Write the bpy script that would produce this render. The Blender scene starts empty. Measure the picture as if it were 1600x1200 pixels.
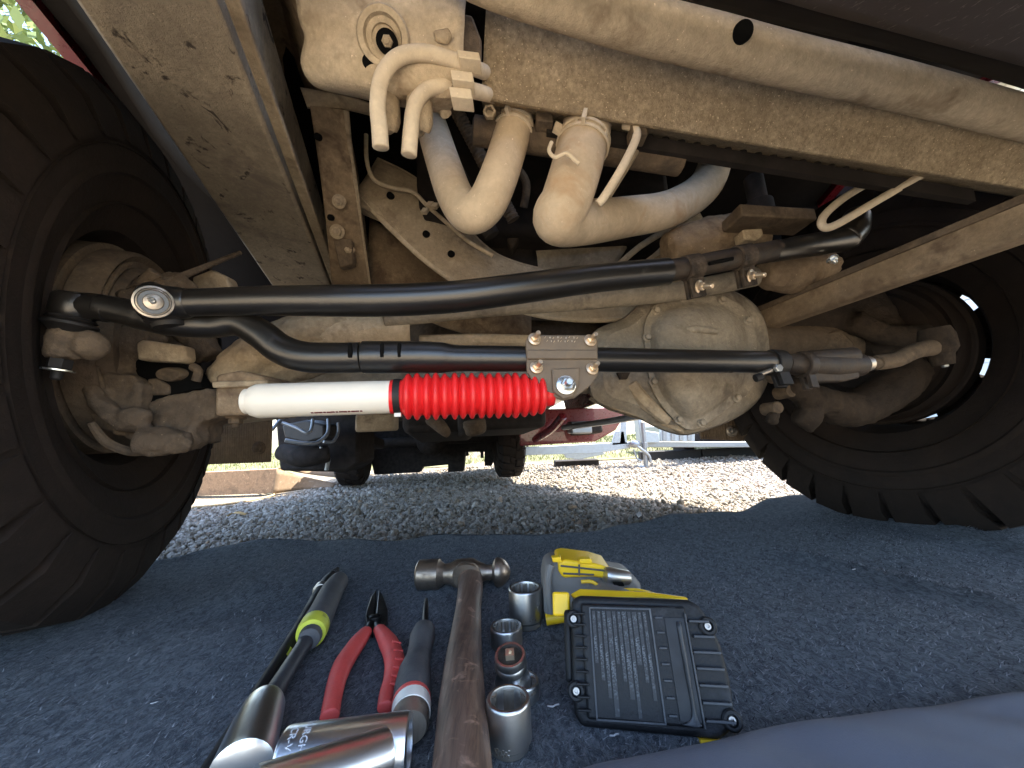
import bpy, bmesh, math, random
import numpy as np
from mathutils import Vector, Matrix, noise
random.seed(7); rng = np.random.default_rng(7)
scene = bpy.context.scene
COL = scene.collection
R_ = math.radians

# ------------------------------------------------------------------ camera
F = 603.0                       # focal length in photo pixels (1600 wide)
CAMH, PITCH, ROLL = 0.28, R_(6.62), R_(2.5)
CAM = Vector((0, 0, CAMH))
FWD = Vector((0, math.cos(PITCH), math.sin(PITCH)))
UP0 = Vector((0, -math.sin(PITCH), math.cos(PITCH)))
RT0 = Vector((1, 0, 0))
RT = RT0 * math.cos(ROLL) - UP0 * math.sin(ROLL)
UP = UP0 * math.cos(ROLL) + RT0 * math.sin(ROLL)
cd = bpy.data.cameras.new('camera'); cam = bpy.data.objects.new('camera', cd); COL.objects.link(cam)
m = Matrix((RT, UP, -FWD)).transposed().to_4x4(); m.translation = CAM
cam.matrix_world = m
cd.sensor_width = 36; cd.lens = 36 * F / 1600; cd.clip_start = 0.01; cd.clip_end = 3000
scene.camera = cam
scene.cycles.max_bounces = 6; scene.cycles.diffuse_bounces = 5; scene.cycles.glossy_bounces = 3; scene.cycles.transmission_bounces = 2

# ------------------------------------------------------------------ light
SUN_EL, SUN_AZ = R_(58), R_(72)          # azimuth: clockwise from +Y (the view direction); 72 = from the right, a little beyond
w = bpy.data.worlds.new('World'); scene.world = w; w.use_nodes = True
nt = w.node_tree; nt.nodes.clear()
sky = nt.nodes.new('ShaderNodeTexSky'); sky.sky_type = 'NISHITA'; sky.sun_disc = False
sky.sun_elevation = SUN_EL; sky.sun_rotation = SUN_AZ; sky.air_density = 1.0; sky.dust_density = 2.0
bg = nt.nodes.new('ShaderNodeBackground'); bg.inputs[1].default_value = 0.15
wo_ = nt.nodes.new('ShaderNodeOutputWorld')
nt.links.new(sky.outputs[0], bg.inputs[0]); nt.links.new(bg.outputs[0], wo_.inputs[0])
sd = bpy.data.lights.new('sun', 'SUN'); sd.energy = 3.6; sd.angle = R_(0.5); sd.color = (1.0, 0.93, 0.82)
sun = bpy.data.objects.new('sun', sd); COL.objects.link(sun)
sdir = Vector((math.sin(SUN_AZ) * math.cos(SUN_EL), math.cos(SUN_AZ) * math.cos(SUN_EL), math.sin(SUN_EL)))
sun.rotation_euler = sdir.to_track_quat('Z', 'Y').to_euler(); sun.location = sdir * 30
vs = scene.view_settings; vs.view_transform = 'Standard'; vs.look = 'None'; vs.gamma = 1.0; vs.use_curve_mapping = False
vs.exposure = 2.85

# ------------------------------------------------------------------ placing helpers
def ray(px, py): return FWD + RT * ((px - 800) / F) + UP * ((600 - py) / F)
def P(px, py, Y):
    d = ray(px, py); return CAM + d * (Y / d.y)
def G(px, py, z=0.0):
    d = ray(px, py); return CAM + d * ((z - CAMH) / d.z)
def sm(a, b, x):
    t = min(1, max(0, (x - a) / (b - a))); return t * t * (3 - 2 * t)
def gz(x, y):                   # the drive falls away gently behind the front axle
    return -0.27 * sm(0.8, 4.2, y) + 0.01 * math.sin(x * 2.1 + y * 1.3) * sm(0.9, 2, y)
def GG(px, py, dz=0.0):
    d = ray(px, py); t = 0.2
    for i in range(4000):
        p = CAM + d * t
        if p.z <= gz(p.x, p.y) + dz: return p
        t += 0.004
    return CAM + d * t
def proj(p):
    q = p - CAM; a = q.dot(FWD); return 800 + F * q.dot(RT) / a, 600 - F * q.dot(UP) / a
def M_(n, p): return n * (p - CAM).dot(FWD) / F        # n photo pixels at point p, in metres
def z_at(p, py):                                       # height above p that shows at row py
    lo, hi = p.z, p.z + 1.0
    for i in range(40):
        mid = (lo + hi) / 2
        if proj(Vector((p.x, p.y, mid)))[1] > py: lo = mid
        else: hi = mid
    return lo

# ------------------------------------------------------------------ object helpers
WO = {}
def link(name, me, mat, parent, center):
    o = bpy.data.objects.new(name, me); COL.objects.link(o)
    WO[o.name] = Vector(center)
    o.location = Vector(center) - (WO[parent.name] if parent else Vector((0, 0, 0)))
    if parent: o.parent = parent
    if mat and not me.materials: me.materials.append(mat)
    return o
def obj(name, verts, faces, mat, parent=None, smooth=30, bevel=0, bseg=2, solid=0, sub=0, mods=None):
    vs_ = [Vector(v) for v in verts]
    lo = Vector((min(v[i] for v in vs_) for i in range(3))); hi = Vector((max(v[i] for v in vs_) for i in range(3)))
    c = (lo + hi) / 2
    me = bpy.data.meshes.new(name); me.from_pydata([tuple(v - c) for v in vs_], [], [tuple(f) for f in faces])
    bm = bmesh.new(); bm.from_mesh(me); bmesh.ops.recalc_face_normals(bm, faces=bm.faces[:]); bm.to_mesh(me); bm.free()
    me.update()
    if smooth:
        for p in me.polygons: p.use_smooth = True
        me.set_sharp_from_angle(angle=R_(smooth))
    o = link(name, me, mat, parent, c)
    if solid:
        s = o.modifiers.new('solid', 'SOLIDIFY'); s.thickness = solid; s.offset = 0
    if bevel:
        b = o.modifiers.new('bevel', 'BEVEL'); b.width = bevel; b.segments = bseg; b.limit_method = 'ANGLE'; b.angle_limit = R_(35)
    if sub:
        s = o.modifiers.new('sub', 'SUBSURF'); s.levels = sub; s.render_levels = sub
    return o
def empty(name, loc, label, cat, group=None):
    o = bpy.data.objects.new(name, None); COL.objects.link(o); o.location = loc; WO[o.name] = Vector(loc)
    o.empty_display_size = 0.05
    return tag(o, label, cat, group)
def tag(o, label=None, cat=None, group=None, kind=None):
    if label: o['label'] = label
    if cat: o['category'] = cat
    if group: o['group'] = group
    if kind: o['kind'] = kind
    return o

# geometry pieces: each returns (verts, faces) so several can be welded into one part
def join(*gs):
    V, Fc = [], []
    for v, f in gs:
        n = len(V); V += list(v); Fc += [tuple(i + n for i in q) for q in f]
    return V, Fc
def crom(pts, n):
    out = []; k = len(pts)
    for i in range(k - 1):
        p0 = pts[max(i - 1, 0)]; p1 = pts[i]; p2 = pts[i + 1]; p3 = pts[min(i + 2, k - 1)]
        for j in range(n):
            t = j / n
            out.append(0.5 * ((2 * p1) + (p2 - p0) * t + (2 * p0 - 5 * p1 + 4 * p2 - p3) * t * t + (3 * p1 - p0 - 3 * p2 + p3) * t ** 3))
    out.append(pts[-1]); return out
def tube(pts, rad, n=6, seg=16, round_end=True, squash=1.0):
    pts = [Vector(p) for p in pts]; k = len(pts)
    rad = [rad] * k if isinstance(rad, (int, float)) else rad
    C = crom([p.to_4d() for p in [Vector((p.x, p.y, p.z)) for p in pts]], n) if False else crom([Vector((p.x, p.y, p.z)) for p in pts], n)
    rr = []
    for i in range(k - 1):
        for j in range(n):
            t = j / n; rr.append(rad[i] + (rad[i + 1] - rad[i]) * t)
    rr.append(rad[-1])
    T = [(C[min(i + 1, len(C) - 1)] - C[max(i - 1, 0)]).normalized() for i in range(len(C))]
    if round_end:
        r0, r1 = rr[0], rr[-1]; t0, t1 = T[0], T[-1]
        C = [C[0] + t0 * r0 * 0.0, C[0] + t0 * r0 * .12] + C[1:-1] + [C[-1] - t1 * r1 * .12, C[-1]]
        rr = [r0 * .72, r0] + rr[1:-1] + [r1, r1 * .72]; T = [t0, t0] + T[1:-1] + [t1, t1]
    a = Vector((0, 0, 1)) if abs(T[0].z) < .9 else Vector((1, 0, 0))
    nrm = T[0].cross(a).normalized()
    V, Fc = [], []
    for i, c in enumerate(C):
        nrm = (nrm - T[i] * nrm.dot(T[i])).normalized(); b = T[i].cross(nrm)
        for s in range(seg):
            an = 2 * math.pi * s / seg
            V.append(c + (nrm * math.cos(an) + b * (math.sin(an) * squash)) * rr[i])
    for i in range(len(C) - 1):
        for s in range(seg):
            s2 = (s + 1) % seg
            Fc.append((i * seg + s, i * seg + s2, (i + 1) * seg + s2, (i + 1) * seg + s))
    Fc.append(tuple(range(seg))[::-1]); Fc.append(tuple(range((len(C) - 1) * seg, len(C) * seg)))
    return V, Fc
def frame_of(d):
    d = d.normalized(); a = Vector((0, 0, 1)) if abs(d.z) < .9 else Vector((1, 0, 0))
    x = d.cross(a).normalized(); return x, x.cross(d).normalized() * -1, d
def lathe(p, d, prof, seg=32, rfun=None, caps=True, x0=None):
    """profile of (distance along d, radius) turned about the axis p + t d"""
    p = Vector(p); x, y, d = frame_of(Vector(d))
    if x0 is not None: x = (x0 - d * x0.dot(d)).normalized(); y = d.cross(x)
    V, Fc = [], []
    for (t, r) in prof:
        for s in range(seg):
            an = 2 * math.pi * s / seg; q = r * (rfun(an) if rfun else 1)
            V.append(p + d * t + (x * math.cos(an) + y * math.sin(an)) * q)
    for i in range(len(prof) - 1):
        for s in range(seg):
            s2 = (s + 1) % seg; Fc.append((i * seg + s, i * seg + s2, (i + 1) * seg + s2, (i + 1) * seg + s))
    if caps:
        Fc.append(tuple(range(seg))[::-1]); n = len(prof) - 1; Fc.append(tuple(range(n * seg, n * seg + seg)))
    return V, Fc
def box(c, ax, ay, az):                                   # centre and three half-axis vectors
    c = Vector(c); V = [c + ax * i + ay * j + az * k for i in (-1, 1) for j in (-1, 1) for k in (-1, 1)]
    return V, [(0, 1, 3, 2), (4, 6, 7, 5), (0, 4, 5, 1), (2, 3, 7, 6), (0, 2, 6, 4), (1, 5, 7, 3)]
def prism(pts, ext):
    n = len(pts); pts = [Vector(p) for p in pts]; V = pts + [p + ext for p in pts]
    return V, [tuple(range(n)), tuple(range(2 * n - 1, n - 1, -1))] + [(i, (i + 1) % n, (i + 1) % n + n, i + n) for i in range(n)]
def sheet(rows, nu=4, nv=4):
    """smooth surface through rows of points"""
    R2 = [crom([Vector(p) for p in r], nu) for r in rows]
    cols = [crom([r[j] for r in R2], nv) for j in range(len(R2[0]))]
    nr, nc = len(cols[0]), len(cols)
    V = [cols[j][i] for i in range(nr) for j in range(nc)]
    return V, [(i * nc + j, i * nc + j + 1, (i + 1) * nc + j + 1, (i + 1) * nc + j) for i in range(nr - 1) for j in range(nc - 1)]
def bez(rows): return [[P(*q) for q in r] for r in rows]
def hexprof(an): 
    a = (an % (math.pi / 3)) - math.pi / 6; return math.cos(math.pi / 6) / math.cos(a)
def bolt(name, p, d, r, mat, parent, stud=1.2, washer=True, mat2=None):
    p = Vector(p); d = Vector(d).normalized(); g = []
    if washer: g.append(lathe(p, d, [(0, r * 1.45), (r * .22, r * 1.45), (r * .28, r * 1.35)], 24))
    g.append(lathe(p, d, [(r * .2, r * 1.0), (r * 1.0, r * 1.0), (r * 1.12, r * .85)], 24, hexprof))
    if stud: g.append(lathe(p, d, [(r * .9, r * .56)] + [(r * (1.0 + stud * i / 10), r * (.56 if i % 2 else .5)) for i in range(10)] + [(r * (1.05 + stud), r * .45)], 14))
    return obj(name, *join(*g), mat, parent, smooth=35)
def casting(name, geos, mat, parent, voxel=0.005, it=4):
    o = obj(name, *join(*geos), mat, parent, smooth=0)
    r = o.modifiers.new('remesh', 'REMESH'); r.mode = 'VOXEL'; r.voxel_size = voxel; r.use_smooth_shade = True
    s = o.modifiers.new('smooth', 'SMOOTH'); s.iterations = it; s.factor = .6
    tx = bpy.data.textures.get('lumps') or bpy.data.textures.new('lumps', 'CLOUDS'); tx.noise_scale = .013; tx.noise_depth = 4
    d = o.modifiers.new('lumps', 'DISPLACE'); d.texture = tx; d.strength = .008; d.mid_level = .5; d.texture_coords = 'LOCAL'
    return o
def blob(c, r, sx=(1, 1, 1)):
    V, Fc = lathe((0, 0, 0), (0, 0, 1), [(-math.cos(i * math.pi / 8), max(math.sin(i * math.pi / 8), .02)) for i in range(9)], 16)
    return [Vector(c) + Vector((v.x * sx[0], v.y * sx[1], v.z * sx[2])) * r for v in V], Fc

# ------------------------------------------------------------------ materials
def _nodes(name):
    mt = bpy.data.materials.new(name); mt.use_nodes = True; t = mt.node_tree
    b = t.nodes['Principled BSDF']; return mt, t, b
def nz(t, scale, detail=6, rough=.6, vec=None, dist=0):
    n = t.nodes.new('ShaderNodeTexNoise'); n.inputs['Scale'].default_value = scale; n.inputs['Detail'].default_value = min(detail, 4)
    n.inputs['Roughness'].default_value = rough; n.inputs['Distortion'].default_value = dist
    if vec: t.links.new(vec, n.inputs['Vector'])
    return n.outputs[0]
def ramp(t, fac, stops):
    r = t.nodes.new('ShaderNodeValToRGB'); e = r.color_ramp.elements
    while len(e) < len(stops): e.new(.5)
    for i, (p, c) in enumerate(stops):
        e[i].position = p; e[i].color = (c, c, c, 1) if isinstance(c, (int, float)) else (*c, 1)
    t.links.new(fac, r.inputs[0]); return r.outputs[0]
def mixc(t, fac, a, b, mode='MIX'):
    n = t.nodes.new('ShaderNodeMix'); n.data_type = 'RGBA'; n.blend_type = mode
    for s, v in ((n.inputs[0], fac), (n.inputs[6], a), (n.inputs[7], b)):
        if isinstance(v, bpy.types.NodeSocket): t.links.new(v, s)
        else: s.default_value = v if isinstance(v, float) else (*v, 1)
    return n.outputs[2]
def bump(t, b, h, strength=.3, dist=.002):
    n = t.nodes.new('ShaderNodeBump'); n.inputs['Strength'].default_value = strength; n.inputs['Distance'].default_value = dist
    t.links.new(h, n.inputs['Height']); t.links.new(n.outputs[0], b.inputs['Normal'])
def pos(t, sc=(1, 1, 1), rot=(0, 0, 0)):
    g = t.nodes.new('ShaderNodeTexCoord'); mp = t.nodes.new('ShaderNodeMapping')
    mp.inputs['Scale'].default_value = sc; mp.inputs['Rotation'].default_value = rot
    t.links.new(g.outputs['Object'], mp.inputs[0]); return mp.outputs[0]
def dust(name, hi, lo, scar=None, scar_amt=.0, s=1.0, rough=.95, bmp=.35, grain=1.0, metal=0.0, scar_scale=14, scuff=None, speck=.70):
    """dried road dust over steel: broad tone, fine grain, and patches where the metal shows"""
    mt, t, b = _nodes(name); v = pos(t)
    big = ramp(t, nz(t, 9 * s, 8, .62, v), [(.34, 0), (.68, 1)])
    fine = ramp(t, nz(t, 130 * s, 4, .7, v), [(.3, 0), (.75, 1)])
    c = mixc(t, big, lo, hi)
    midn = ramp(t, nz(t, 42 * s, 7, .7, pos(t, (1, 1, 1), (.7, .2, 1.1)), .4), [(.36, 0), (.64, 1)])
    c = mixc(t, midn, mixc(t, .45, c, tuple(x * .72 for x in lo)), c)
    c = mixc(t, fine, mixc(t, .5 * grain, c, tuple(x * .5 for x in lo)), c)
    sp = ramp(t, nz(t, 320 * s, 2, .5, v), [(speck, 0), (speck + .08, 1)])
    c = mixc(t, sp, c, tuple(min(1, x * 1.18) for x in hi))
    if scar:
        sc = ramp(t, nz(t, scar_scale * s, 9, .68, pos(t, (1, 1, 1), (.3, .5, .7)), .35), [(.57 - scar_amt * .2, 0), (.72 - scar_amt * .2, .9)])
        c = mixc(t, sc, c, scar)
    if scuff:
        a_ = ramp(t, nz(t, 38, 4, .65, pos(t, (1, .6, 1), (.1, .2, .4)), .5), [(.60, 0), (.66, 1)])
        c = mixc(t, a_, c, scuff)
    t.links.new(c, b.inputs['Base Color']); b.inputs['Roughness'].default_value = rough; b.inputs['Metallic'].default_value = metal
    b.inputs['Specular IOR Level'].default_value = .25
    h = nz(t, 90 * s, 6, .8, v); bump(t, b, h, min(1, bmp * 1.6), .0045)
    return mt
def paint(name, col, rough=.4, metal=0, spec=.5, peel=.0, psc=600, var=.0, dirt=None, dirt_amt=.3, coat=0):
    mt, t, b = _nodes(name); v = pos(t); b.inputs['Roughness'].default_value = rough; b.inputs['Metallic'].default_value = metal
    b.inputs['Specular IOR Level'].default_value = spec; b.inputs['Coat Weight'].default_value = coat
    n = ramp(t, nz(t, 30, 7, .65, v), [(.3, 0), (.7, 1)])
    c = mixc(t, n, tuple(x * (1 - var) for x in col), tuple(min(1, x * (1 + var)) for x in col))
    if dirt:
        dm = ramp(t, nz(t, 22, 9, .7, pos(t, (1, 1, 1), (1, 2, 3)), .5), [(.62 - dirt_amt * .35, 0), (.75, 1)])
        c = mixc(t, dm, c, dirt)
        rr = ramp(t, dm, [(0, rough), (1, .85)]); t.links.new(rr, b.inputs['Roughness'])
    else:
        rr = ramp(t, nz(t, 60, 5, .6, v), [(.3, max(0, rough - .07)), (.7, min(1, rough + .08))]); t.links.new(rr, b.inputs['Roughness'])
    t.links.new(c, b.inputs['Base Color'])
    if peel: bump(t, b, nz(t, psc, 2, .5, v), peel, .0008)
    return mt

MT = {}
MT['tan'] = dust('road_dust_tan', (.58, .47, .325), (.37, .29, .195), (.19, .145, .10), .08)
MT['tan_pale'] = dust('road_dust_pale', (.72, .60, .44), (.53, .43, .30), (.24, .18, .12), .04)
MT['tan_rough'] = dust('caked_dust', (.68, .54, .36), (.37, .285, .18), None, 0, 1.3, .98, 1.0, 1.6, 0, 14, None, .655)
MT['tan_rail'] = dust('dusty_rail', (.52, .43, .315), (.34, .285, .215), (.22, .185, .15), .25, 1, .95, .4, 1, 0, 11, (.075, .06, .05))
MT['tan_grey'] = dust('dust_over_cast_iron', (.47, .405, .31), (.27, .23, .175), (.14, .115, .09), .16)
MT['tan_brown'] = dust('dust_over_rust', (.42, .315, .205), (.22, .16, .105), (.11, .075, .05), .2)
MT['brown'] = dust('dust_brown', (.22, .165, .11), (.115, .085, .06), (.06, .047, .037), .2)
MT['brown_dark'] = dust('shaded_grime', (.075, .054, .037), (.034, .026, .020), (.015, .012, .010), .2)  # grime darkened further to put wheel-end shade into the colour
MT['hose'] = dust('dusty_rubber_hose', (.72, .59, .43), (.58, .46, .32), (.45, .31, .19), .02, .8, .9, .15, .6)
MT['pipe'] = dust('dusty_pipe', (.78, .67, .51), (.66, .55, .40), None, 0, 1, .85, .12, .5)
MT['tyre'] = dust('tyre_rubber', (.028, .019, .014), (.014, .010, .008), None, 0, .6, .85, .2, .6)
MT['black'] = paint('satin_black_paint', (.011, .010, .009), .31, 0, .75, .2, 800, .12, (.05, .041, .033), .06)
MT['black_oily'] = paint('oily_black_steel', (.022, .016, .012), .55, 0, .4, .6, 250, .5, (.085, .06, .04), .55)
MT['blackm'] = paint('matt_black', (.012, .011, .011), .6, 0, .4, .1, 400, .2)
MT['dark'] = paint('under_body_black', (.022, .018, .016), .85, 0, .2, .3, 60, .5)
MT['white'] = paint('white_enamel', (.80, .76, .66), .38, 0, .5, .05, 200, .03, (.58, .52, .43), -.02)
MT['red'] = paint('red_rubber', (.74, .020, .022), .40, 0, .5, .15, 300, .08, (.42, .05, .04), -.06)
MT['redp'] = paint('pliers_red_grip', (.66, .085, .07), .5, 0, .5, .35, 500, .12, (.36, .06, .05), .1)
MT['zinc'] = paint('yellow_zinc', (.72, .58, .42), .38, .85, .5, .2, 300, .15, (.40, .29, .18), .3)
MT['zincw'] = paint('bright_zinc', (.80, .82, .80), .28, .9, .5, .1, 300, .1)
MT['plate'] = paint('bracket_steel', (.17, .135, .10), .62, .25, .4, .3, 260, .12, (.25, .19, .13), .35)
MT['steel'] = paint('worn_steel', (.42, .38, .33), .42, .9, .5, .25, 200, .2, (.10, .08, .06), .3)
MT['chrome'] = paint('chrome_plate', (.80, .82, .84), .30, 1.0, .5, .10, 160, .06, (.42, .42, .42), -.1)
MT['socket'] = paint('satin_chrome', (.56, .55, .53), .36, 1.0, .5, .12, 250, .12, (.10, .09, .08), .1)
MT['socket_in'] = paint('socket_bore', (.40, .36, .30), .5, .9, .5, .2, 200, .3)
MT['maroon'] = paint('maroon_body_paint', (.12, .008, .012), .3, 0, .5, 0, 0, .1, None, 0, .6)
MT['plastic'] = paint('scuffed_plastic', (.035, .030, .030), .65, 0, .35, .4, 90, .2)
MT['bat'] = paint('battery_black', (.008, .0085, .0095), .55, 0, .3, .5, 420, .2, (.045, .048, .055), .12)
MT['batr'] = paint('battery_rib_worn', (.03, .033, .038), .5, 0, .5, .3, 400, .3, (.13, .14, .15), .3)
MT['yellow'] = paint('tool_yellow', (.82, .52, .015), .42, 0, .5, .1, 300, .04, (.22, .14, .05), .05)
MT['grey'] = paint('tool_grey_rubber', (.17, .165, .155), .6, 0, .4, .3, 300, .1, (.3, .28, .25), .12)
MT['grip'] = paint('grip_rubber', (.07, .07, .072), .62, 0, .4, .4, 400, .2, (.13, .127, .12), .3)
MT['lime'] = paint('lime_plastic', (.55, .58, .06), .5, 0, .4, .1, 300, .1, (.12, .12, .05), .15)
MT['blue_steel'] = paint('pale_painted_steel', (.36, .41, .43), .45, .1, .5, .1, 100, .08, (.35, .36, .35), .1)
MT['grey_steel'] = paint('grey_galvanised', (.26, .28, .30), .4, .6, .5, .1, 100, .1)
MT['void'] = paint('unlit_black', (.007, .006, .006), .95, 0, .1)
MT['glassy'] = paint('bore_shade', (.004, .004, .004), .9, 0, .1)  # near-black that paints the shade inside holes, slots and joint gaps

# ================================================================== the setting
# ---- ground sheet under the gravel
def make_ground():
    xs = [-400, -120, -40, -15, -8, -5] + [-3 + .25 * i for i in range(29)] + [5, 8, 15, 40, 120, 400]
    ys = [-400, -100, -30, -10, -5, -3] + [-2 + .2 * i for i in range(41)] + [6.6, 8, 12, 20, 40, 120, 500]
    V = [(x, y, gz(x, y) - .012) for y in ys for x in xs]; n = len(xs)
    Fc = [(j * n + i, j * n + i + 1, (j + 1) * n + i + 1, (j + 1) * n + i) for j in range(len(ys) - 1) for i in range(n - 1)]
    mt, t, b = _nodes('crushed_stone'); v = pos(t)
    vo = t.nodes.new('ShaderNodeTexVoronoi'); vo.inputs['Scale'].default_value = 55; t.links.new(v, vo.inputs['Vector'])
    c = mixc(t, nz(t, 3, 6, .6, v), (.50, .39, .25), (.62, .50, .34))
    c = mixc(t, .5, c, mixc(t, ramp(t, vo.outputs['Color'], [(0, .25), (1, .75)]), (.42, .33, .21), (.68, .58, .43)))
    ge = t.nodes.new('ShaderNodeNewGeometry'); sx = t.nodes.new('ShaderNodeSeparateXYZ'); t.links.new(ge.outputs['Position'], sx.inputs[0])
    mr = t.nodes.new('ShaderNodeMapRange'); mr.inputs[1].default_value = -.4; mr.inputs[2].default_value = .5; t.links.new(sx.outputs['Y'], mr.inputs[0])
    c = mixc(t, mr.outputs[0], c, mixc(t, .62, c, (.04, .037, .033)))       # unseen ground in front tinted warm for bounce light; rear darkened against sun
    t.links.new(c, b.inputs['Base Color']); b.inputs['Roughness'].default_value = .95
    bump(t, b, vo.outputs['Distance'], 1.0, .02)
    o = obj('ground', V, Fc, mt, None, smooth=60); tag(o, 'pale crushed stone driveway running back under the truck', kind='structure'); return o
make_ground()

# ---- loose stones of the gravel (uncountable)
def make_gravel():
    base = []
    for k in range(4):
        bm = bmesh.new(); bmesh.ops.create_icosphere(bm, subdivisions=1, radius=1)
        for vtx in bm.verts:
            vtx.co *= 1 + .33 * (random.random() - .5)
            vtx.co.x *= 1.15
        bmesh.ops.triangulate(bm, faces=bm.faces[:])
        base.append((np.array([v.co[:] for v in bm.verts]), np.array([[v.index for v in f.verts] for f in bm.faces]))); bm.free()
    VV, FF, CC, off = [], [], [], 0
    def scatter(n, x0, x1, y0, y1, smin, smax, inside):
        nonlocal off
        xs = rng.uniform(x0, x1, n); ys = rng.uniform(y0, y1, n)
        for x, y in zip(xs, ys):
            if not inside(x, y): continue
            s = smin * .75 + (smax - smin) * rng.random() ** 1.5 * 1.25; s *= 1.5 if rng.random() < .05 else 1
            bv, bf = base[rng.integers(4)]
            q = rng.normal(size=4); q /= np.linalg.norm(q); a, b, c, d = q
            Rm = np.array([[1 - 2 * (c * c + d * d), 2 * (b * c - a * d), 2 * (b * d + a * c)], [2 * (b * c + a * d), 1 - 2 * (b * b + d * d), 2 * (c * d - a * b)], [2 * (b * d - a * c), 2 * (c * d + a * b), 1 - 2 * (b * b + c * c)]])
            v = (bv * s * np.array([1, .85, .62])) @ Rm.T + np.array([x, y, gz(x, y) - .012 + s * rng.uniform(.15, .65)])
            VV.append(v); FF.append(bf + off); off += len(v); CC.append(rng.random())
    fr = lambda x, y: abs(x - .0) < .25 + 1.45 * y
    scatter(19000, -1.4, 1.9, .62, 1.5, .0055, .0105, fr)
    scatter(20000, -2.8, 2.2, 1.5, 3.0, .009, .016, lambda x, y: -.25 - 1.0 * y < x < .2 + .8 * y)
    scatter(13000, -2.2, 3.4, 3.0, 6.0, .014, .024, lambda x, y: abs(x) < .7 * y)
    V = np.concatenate(VV); Fc = np.concatenate(FF)
    me = bpy.data.meshes.new('gravel'); me.vertices.add(len(V)); me.vertices.foreach_set('co', V.ravel())
    me.loops.add(len(Fc) * 3); me.loops.foreach_set('vertex_index', Fc.ravel().astype(np.int32))
    me.polygons.add(len(Fc)); me.polygons.foreach_set('loop_start', np.arange(0, len(Fc) * 3, 3, dtype=np.int32))
    me.polygons.foreach_set('use_smooth', np.zeros(len(Fc), dtype=bool))
    me.update(calc_edges=True)
    mt, t, b = _nodes('gravel_stone'); g = t.nodes.new('ShaderNodeNewGeometry')
    c = ramp(t, g.outputs['Random Per Island'], [(0, (.11, .09, .065)), (.12, (.20, .165, .12)), (.3, (.25, .23, .195)), (.7, (.34, .315, .275)), (.93, (.46, .43, .385)), (1, (.30, .20, .12))])
    c = mixc(t, ramp(t, nz(t, 160, 4, .6, pos(t)), [(.35, 0), (.7, .6)]), c, (.15, .13, .105))
    t.links.new(c, b.inputs['Base Color']); b.inputs['Roughness'].default_value = .95
    o = bpy.data.objects.new('gravel', me); COL.objects.link(o); me.materials.append(mt); WO[o.name] = Vector()
    tag(o, 'loose pale gravel stones covering the driveway', kind='stuff')
make_gravel()

# ---- lawn beyond the drive
def make_lawn():
    mt, t, b = _nodes('grass'); g = t.nodes.new('ShaderNodeNewGeometry')
    c = ramp(t, g.outputs['Random Per Island'], [(0, (.07, .09, .025)), (.5, (.14, .16, .05)), (.8, (.24, .23, .10)), (1, (.32, .29, .16))])
    t.links.new(c, b.inputs['Base Color']); b.inputs['Roughness'].default_value = .8
    n = 26000
    x = rng.uniform(-9, 12, n); y = 6.6 + rng.random(n) ** 1.6 * 12; h = rng.uniform(.03, .10, n) * (1 + .03 * (y - 6)); a = rng.uniform(0, 6.28, n); l = rng.normal(0, .03, (n, 2))
    wd = .006 + .0012 * (y - 6.6); z = np.full(n, -.28)
    V = np.empty((n, 3, 3)); V[:, 0] = np.stack([x - wd * np.cos(a), y - wd * np.sin(a), z], 1); V[:, 1] = np.stack([x + wd * np.cos(a), y + wd * np.sin(a), z], 1)
    V[:, 2] = np.stack([x + l[:, 0], y + l[:, 1], z + h], 1)
    o = obj('grass', V.reshape(-1, 3).tolist(), [(3 * i, 3 * i + 1, 3 * i + 2) for i in range(n)], mt, None, smooth=0)
    tag(o, 'short sunlit grass beyond the gravel', kind='stuff')
    mt2, t, b = _nodes('lawn_soil'); t.links.new(mixc(t, nz(t, 4, 6, .7, pos(t)), (.09, .10, .035), (.17, .16, .08)), b.inputs['Base Color']); b.inputs['Roughness'].default_value = 1
    V, Fc = sheet([[(-60, 6.5, -.276), (0, 6.3, -.276), (60, 6.5, -.276)], [(-60, 60, -.27), (0, 60, -.27), (60, 60, -.27)]], 6, 6)
    tag(obj('lawn', V, Fc, mt2, None), 'lawn beyond the gravel driveway', kind='structure')
make_lawn()

# ---- trees and shrubs glimpsed past the truck
def leaf_mat(name, a, b_):
    mt, t, b = _nodes(name); g = t.nodes.new('ShaderNodeNewGeometry')
    t.links.new(ramp(t, g.outputs['Random Per Island'], [(0, a), (1, b_)]), b.inputs['Base Color']); b.inputs['Roughness'].default_value = .6
    b.inputs['Transmission Weight'].default_value = 0; return mt
MT['leaf'] = leaf_mat('leaves', (.05, .09, .02), (.16, .22, .06))
MT['bark'] = paint('bark', (.12, .09, .07), .9, 0, .2, .8, 60, .3)
def leaves(centers, n, size):
    V, Fc = [], []
    for i in range(n):
        c, r = centers[random.randrange(len(centers))]
        d = Vector((random.gauss(0, 1), random.gauss(0, 1), random.gauss(0, 1))).normalized() * (r * random.random() ** .45)
        p = c + d; a = Vector((random.gauss(0, 1), random.gauss(0, 1), random.gauss(0, 1))).normalized(); b = a.orthogonal().normalized()
        s = size * random.uniform(.6, 1.3); k = len(V)
        V += [p - a * s, p + b * s * .45, p + a * s, p - b * s * .45]; Fc.append((k, k + 1, k + 2, k + 3))
    return V, Fc
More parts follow.
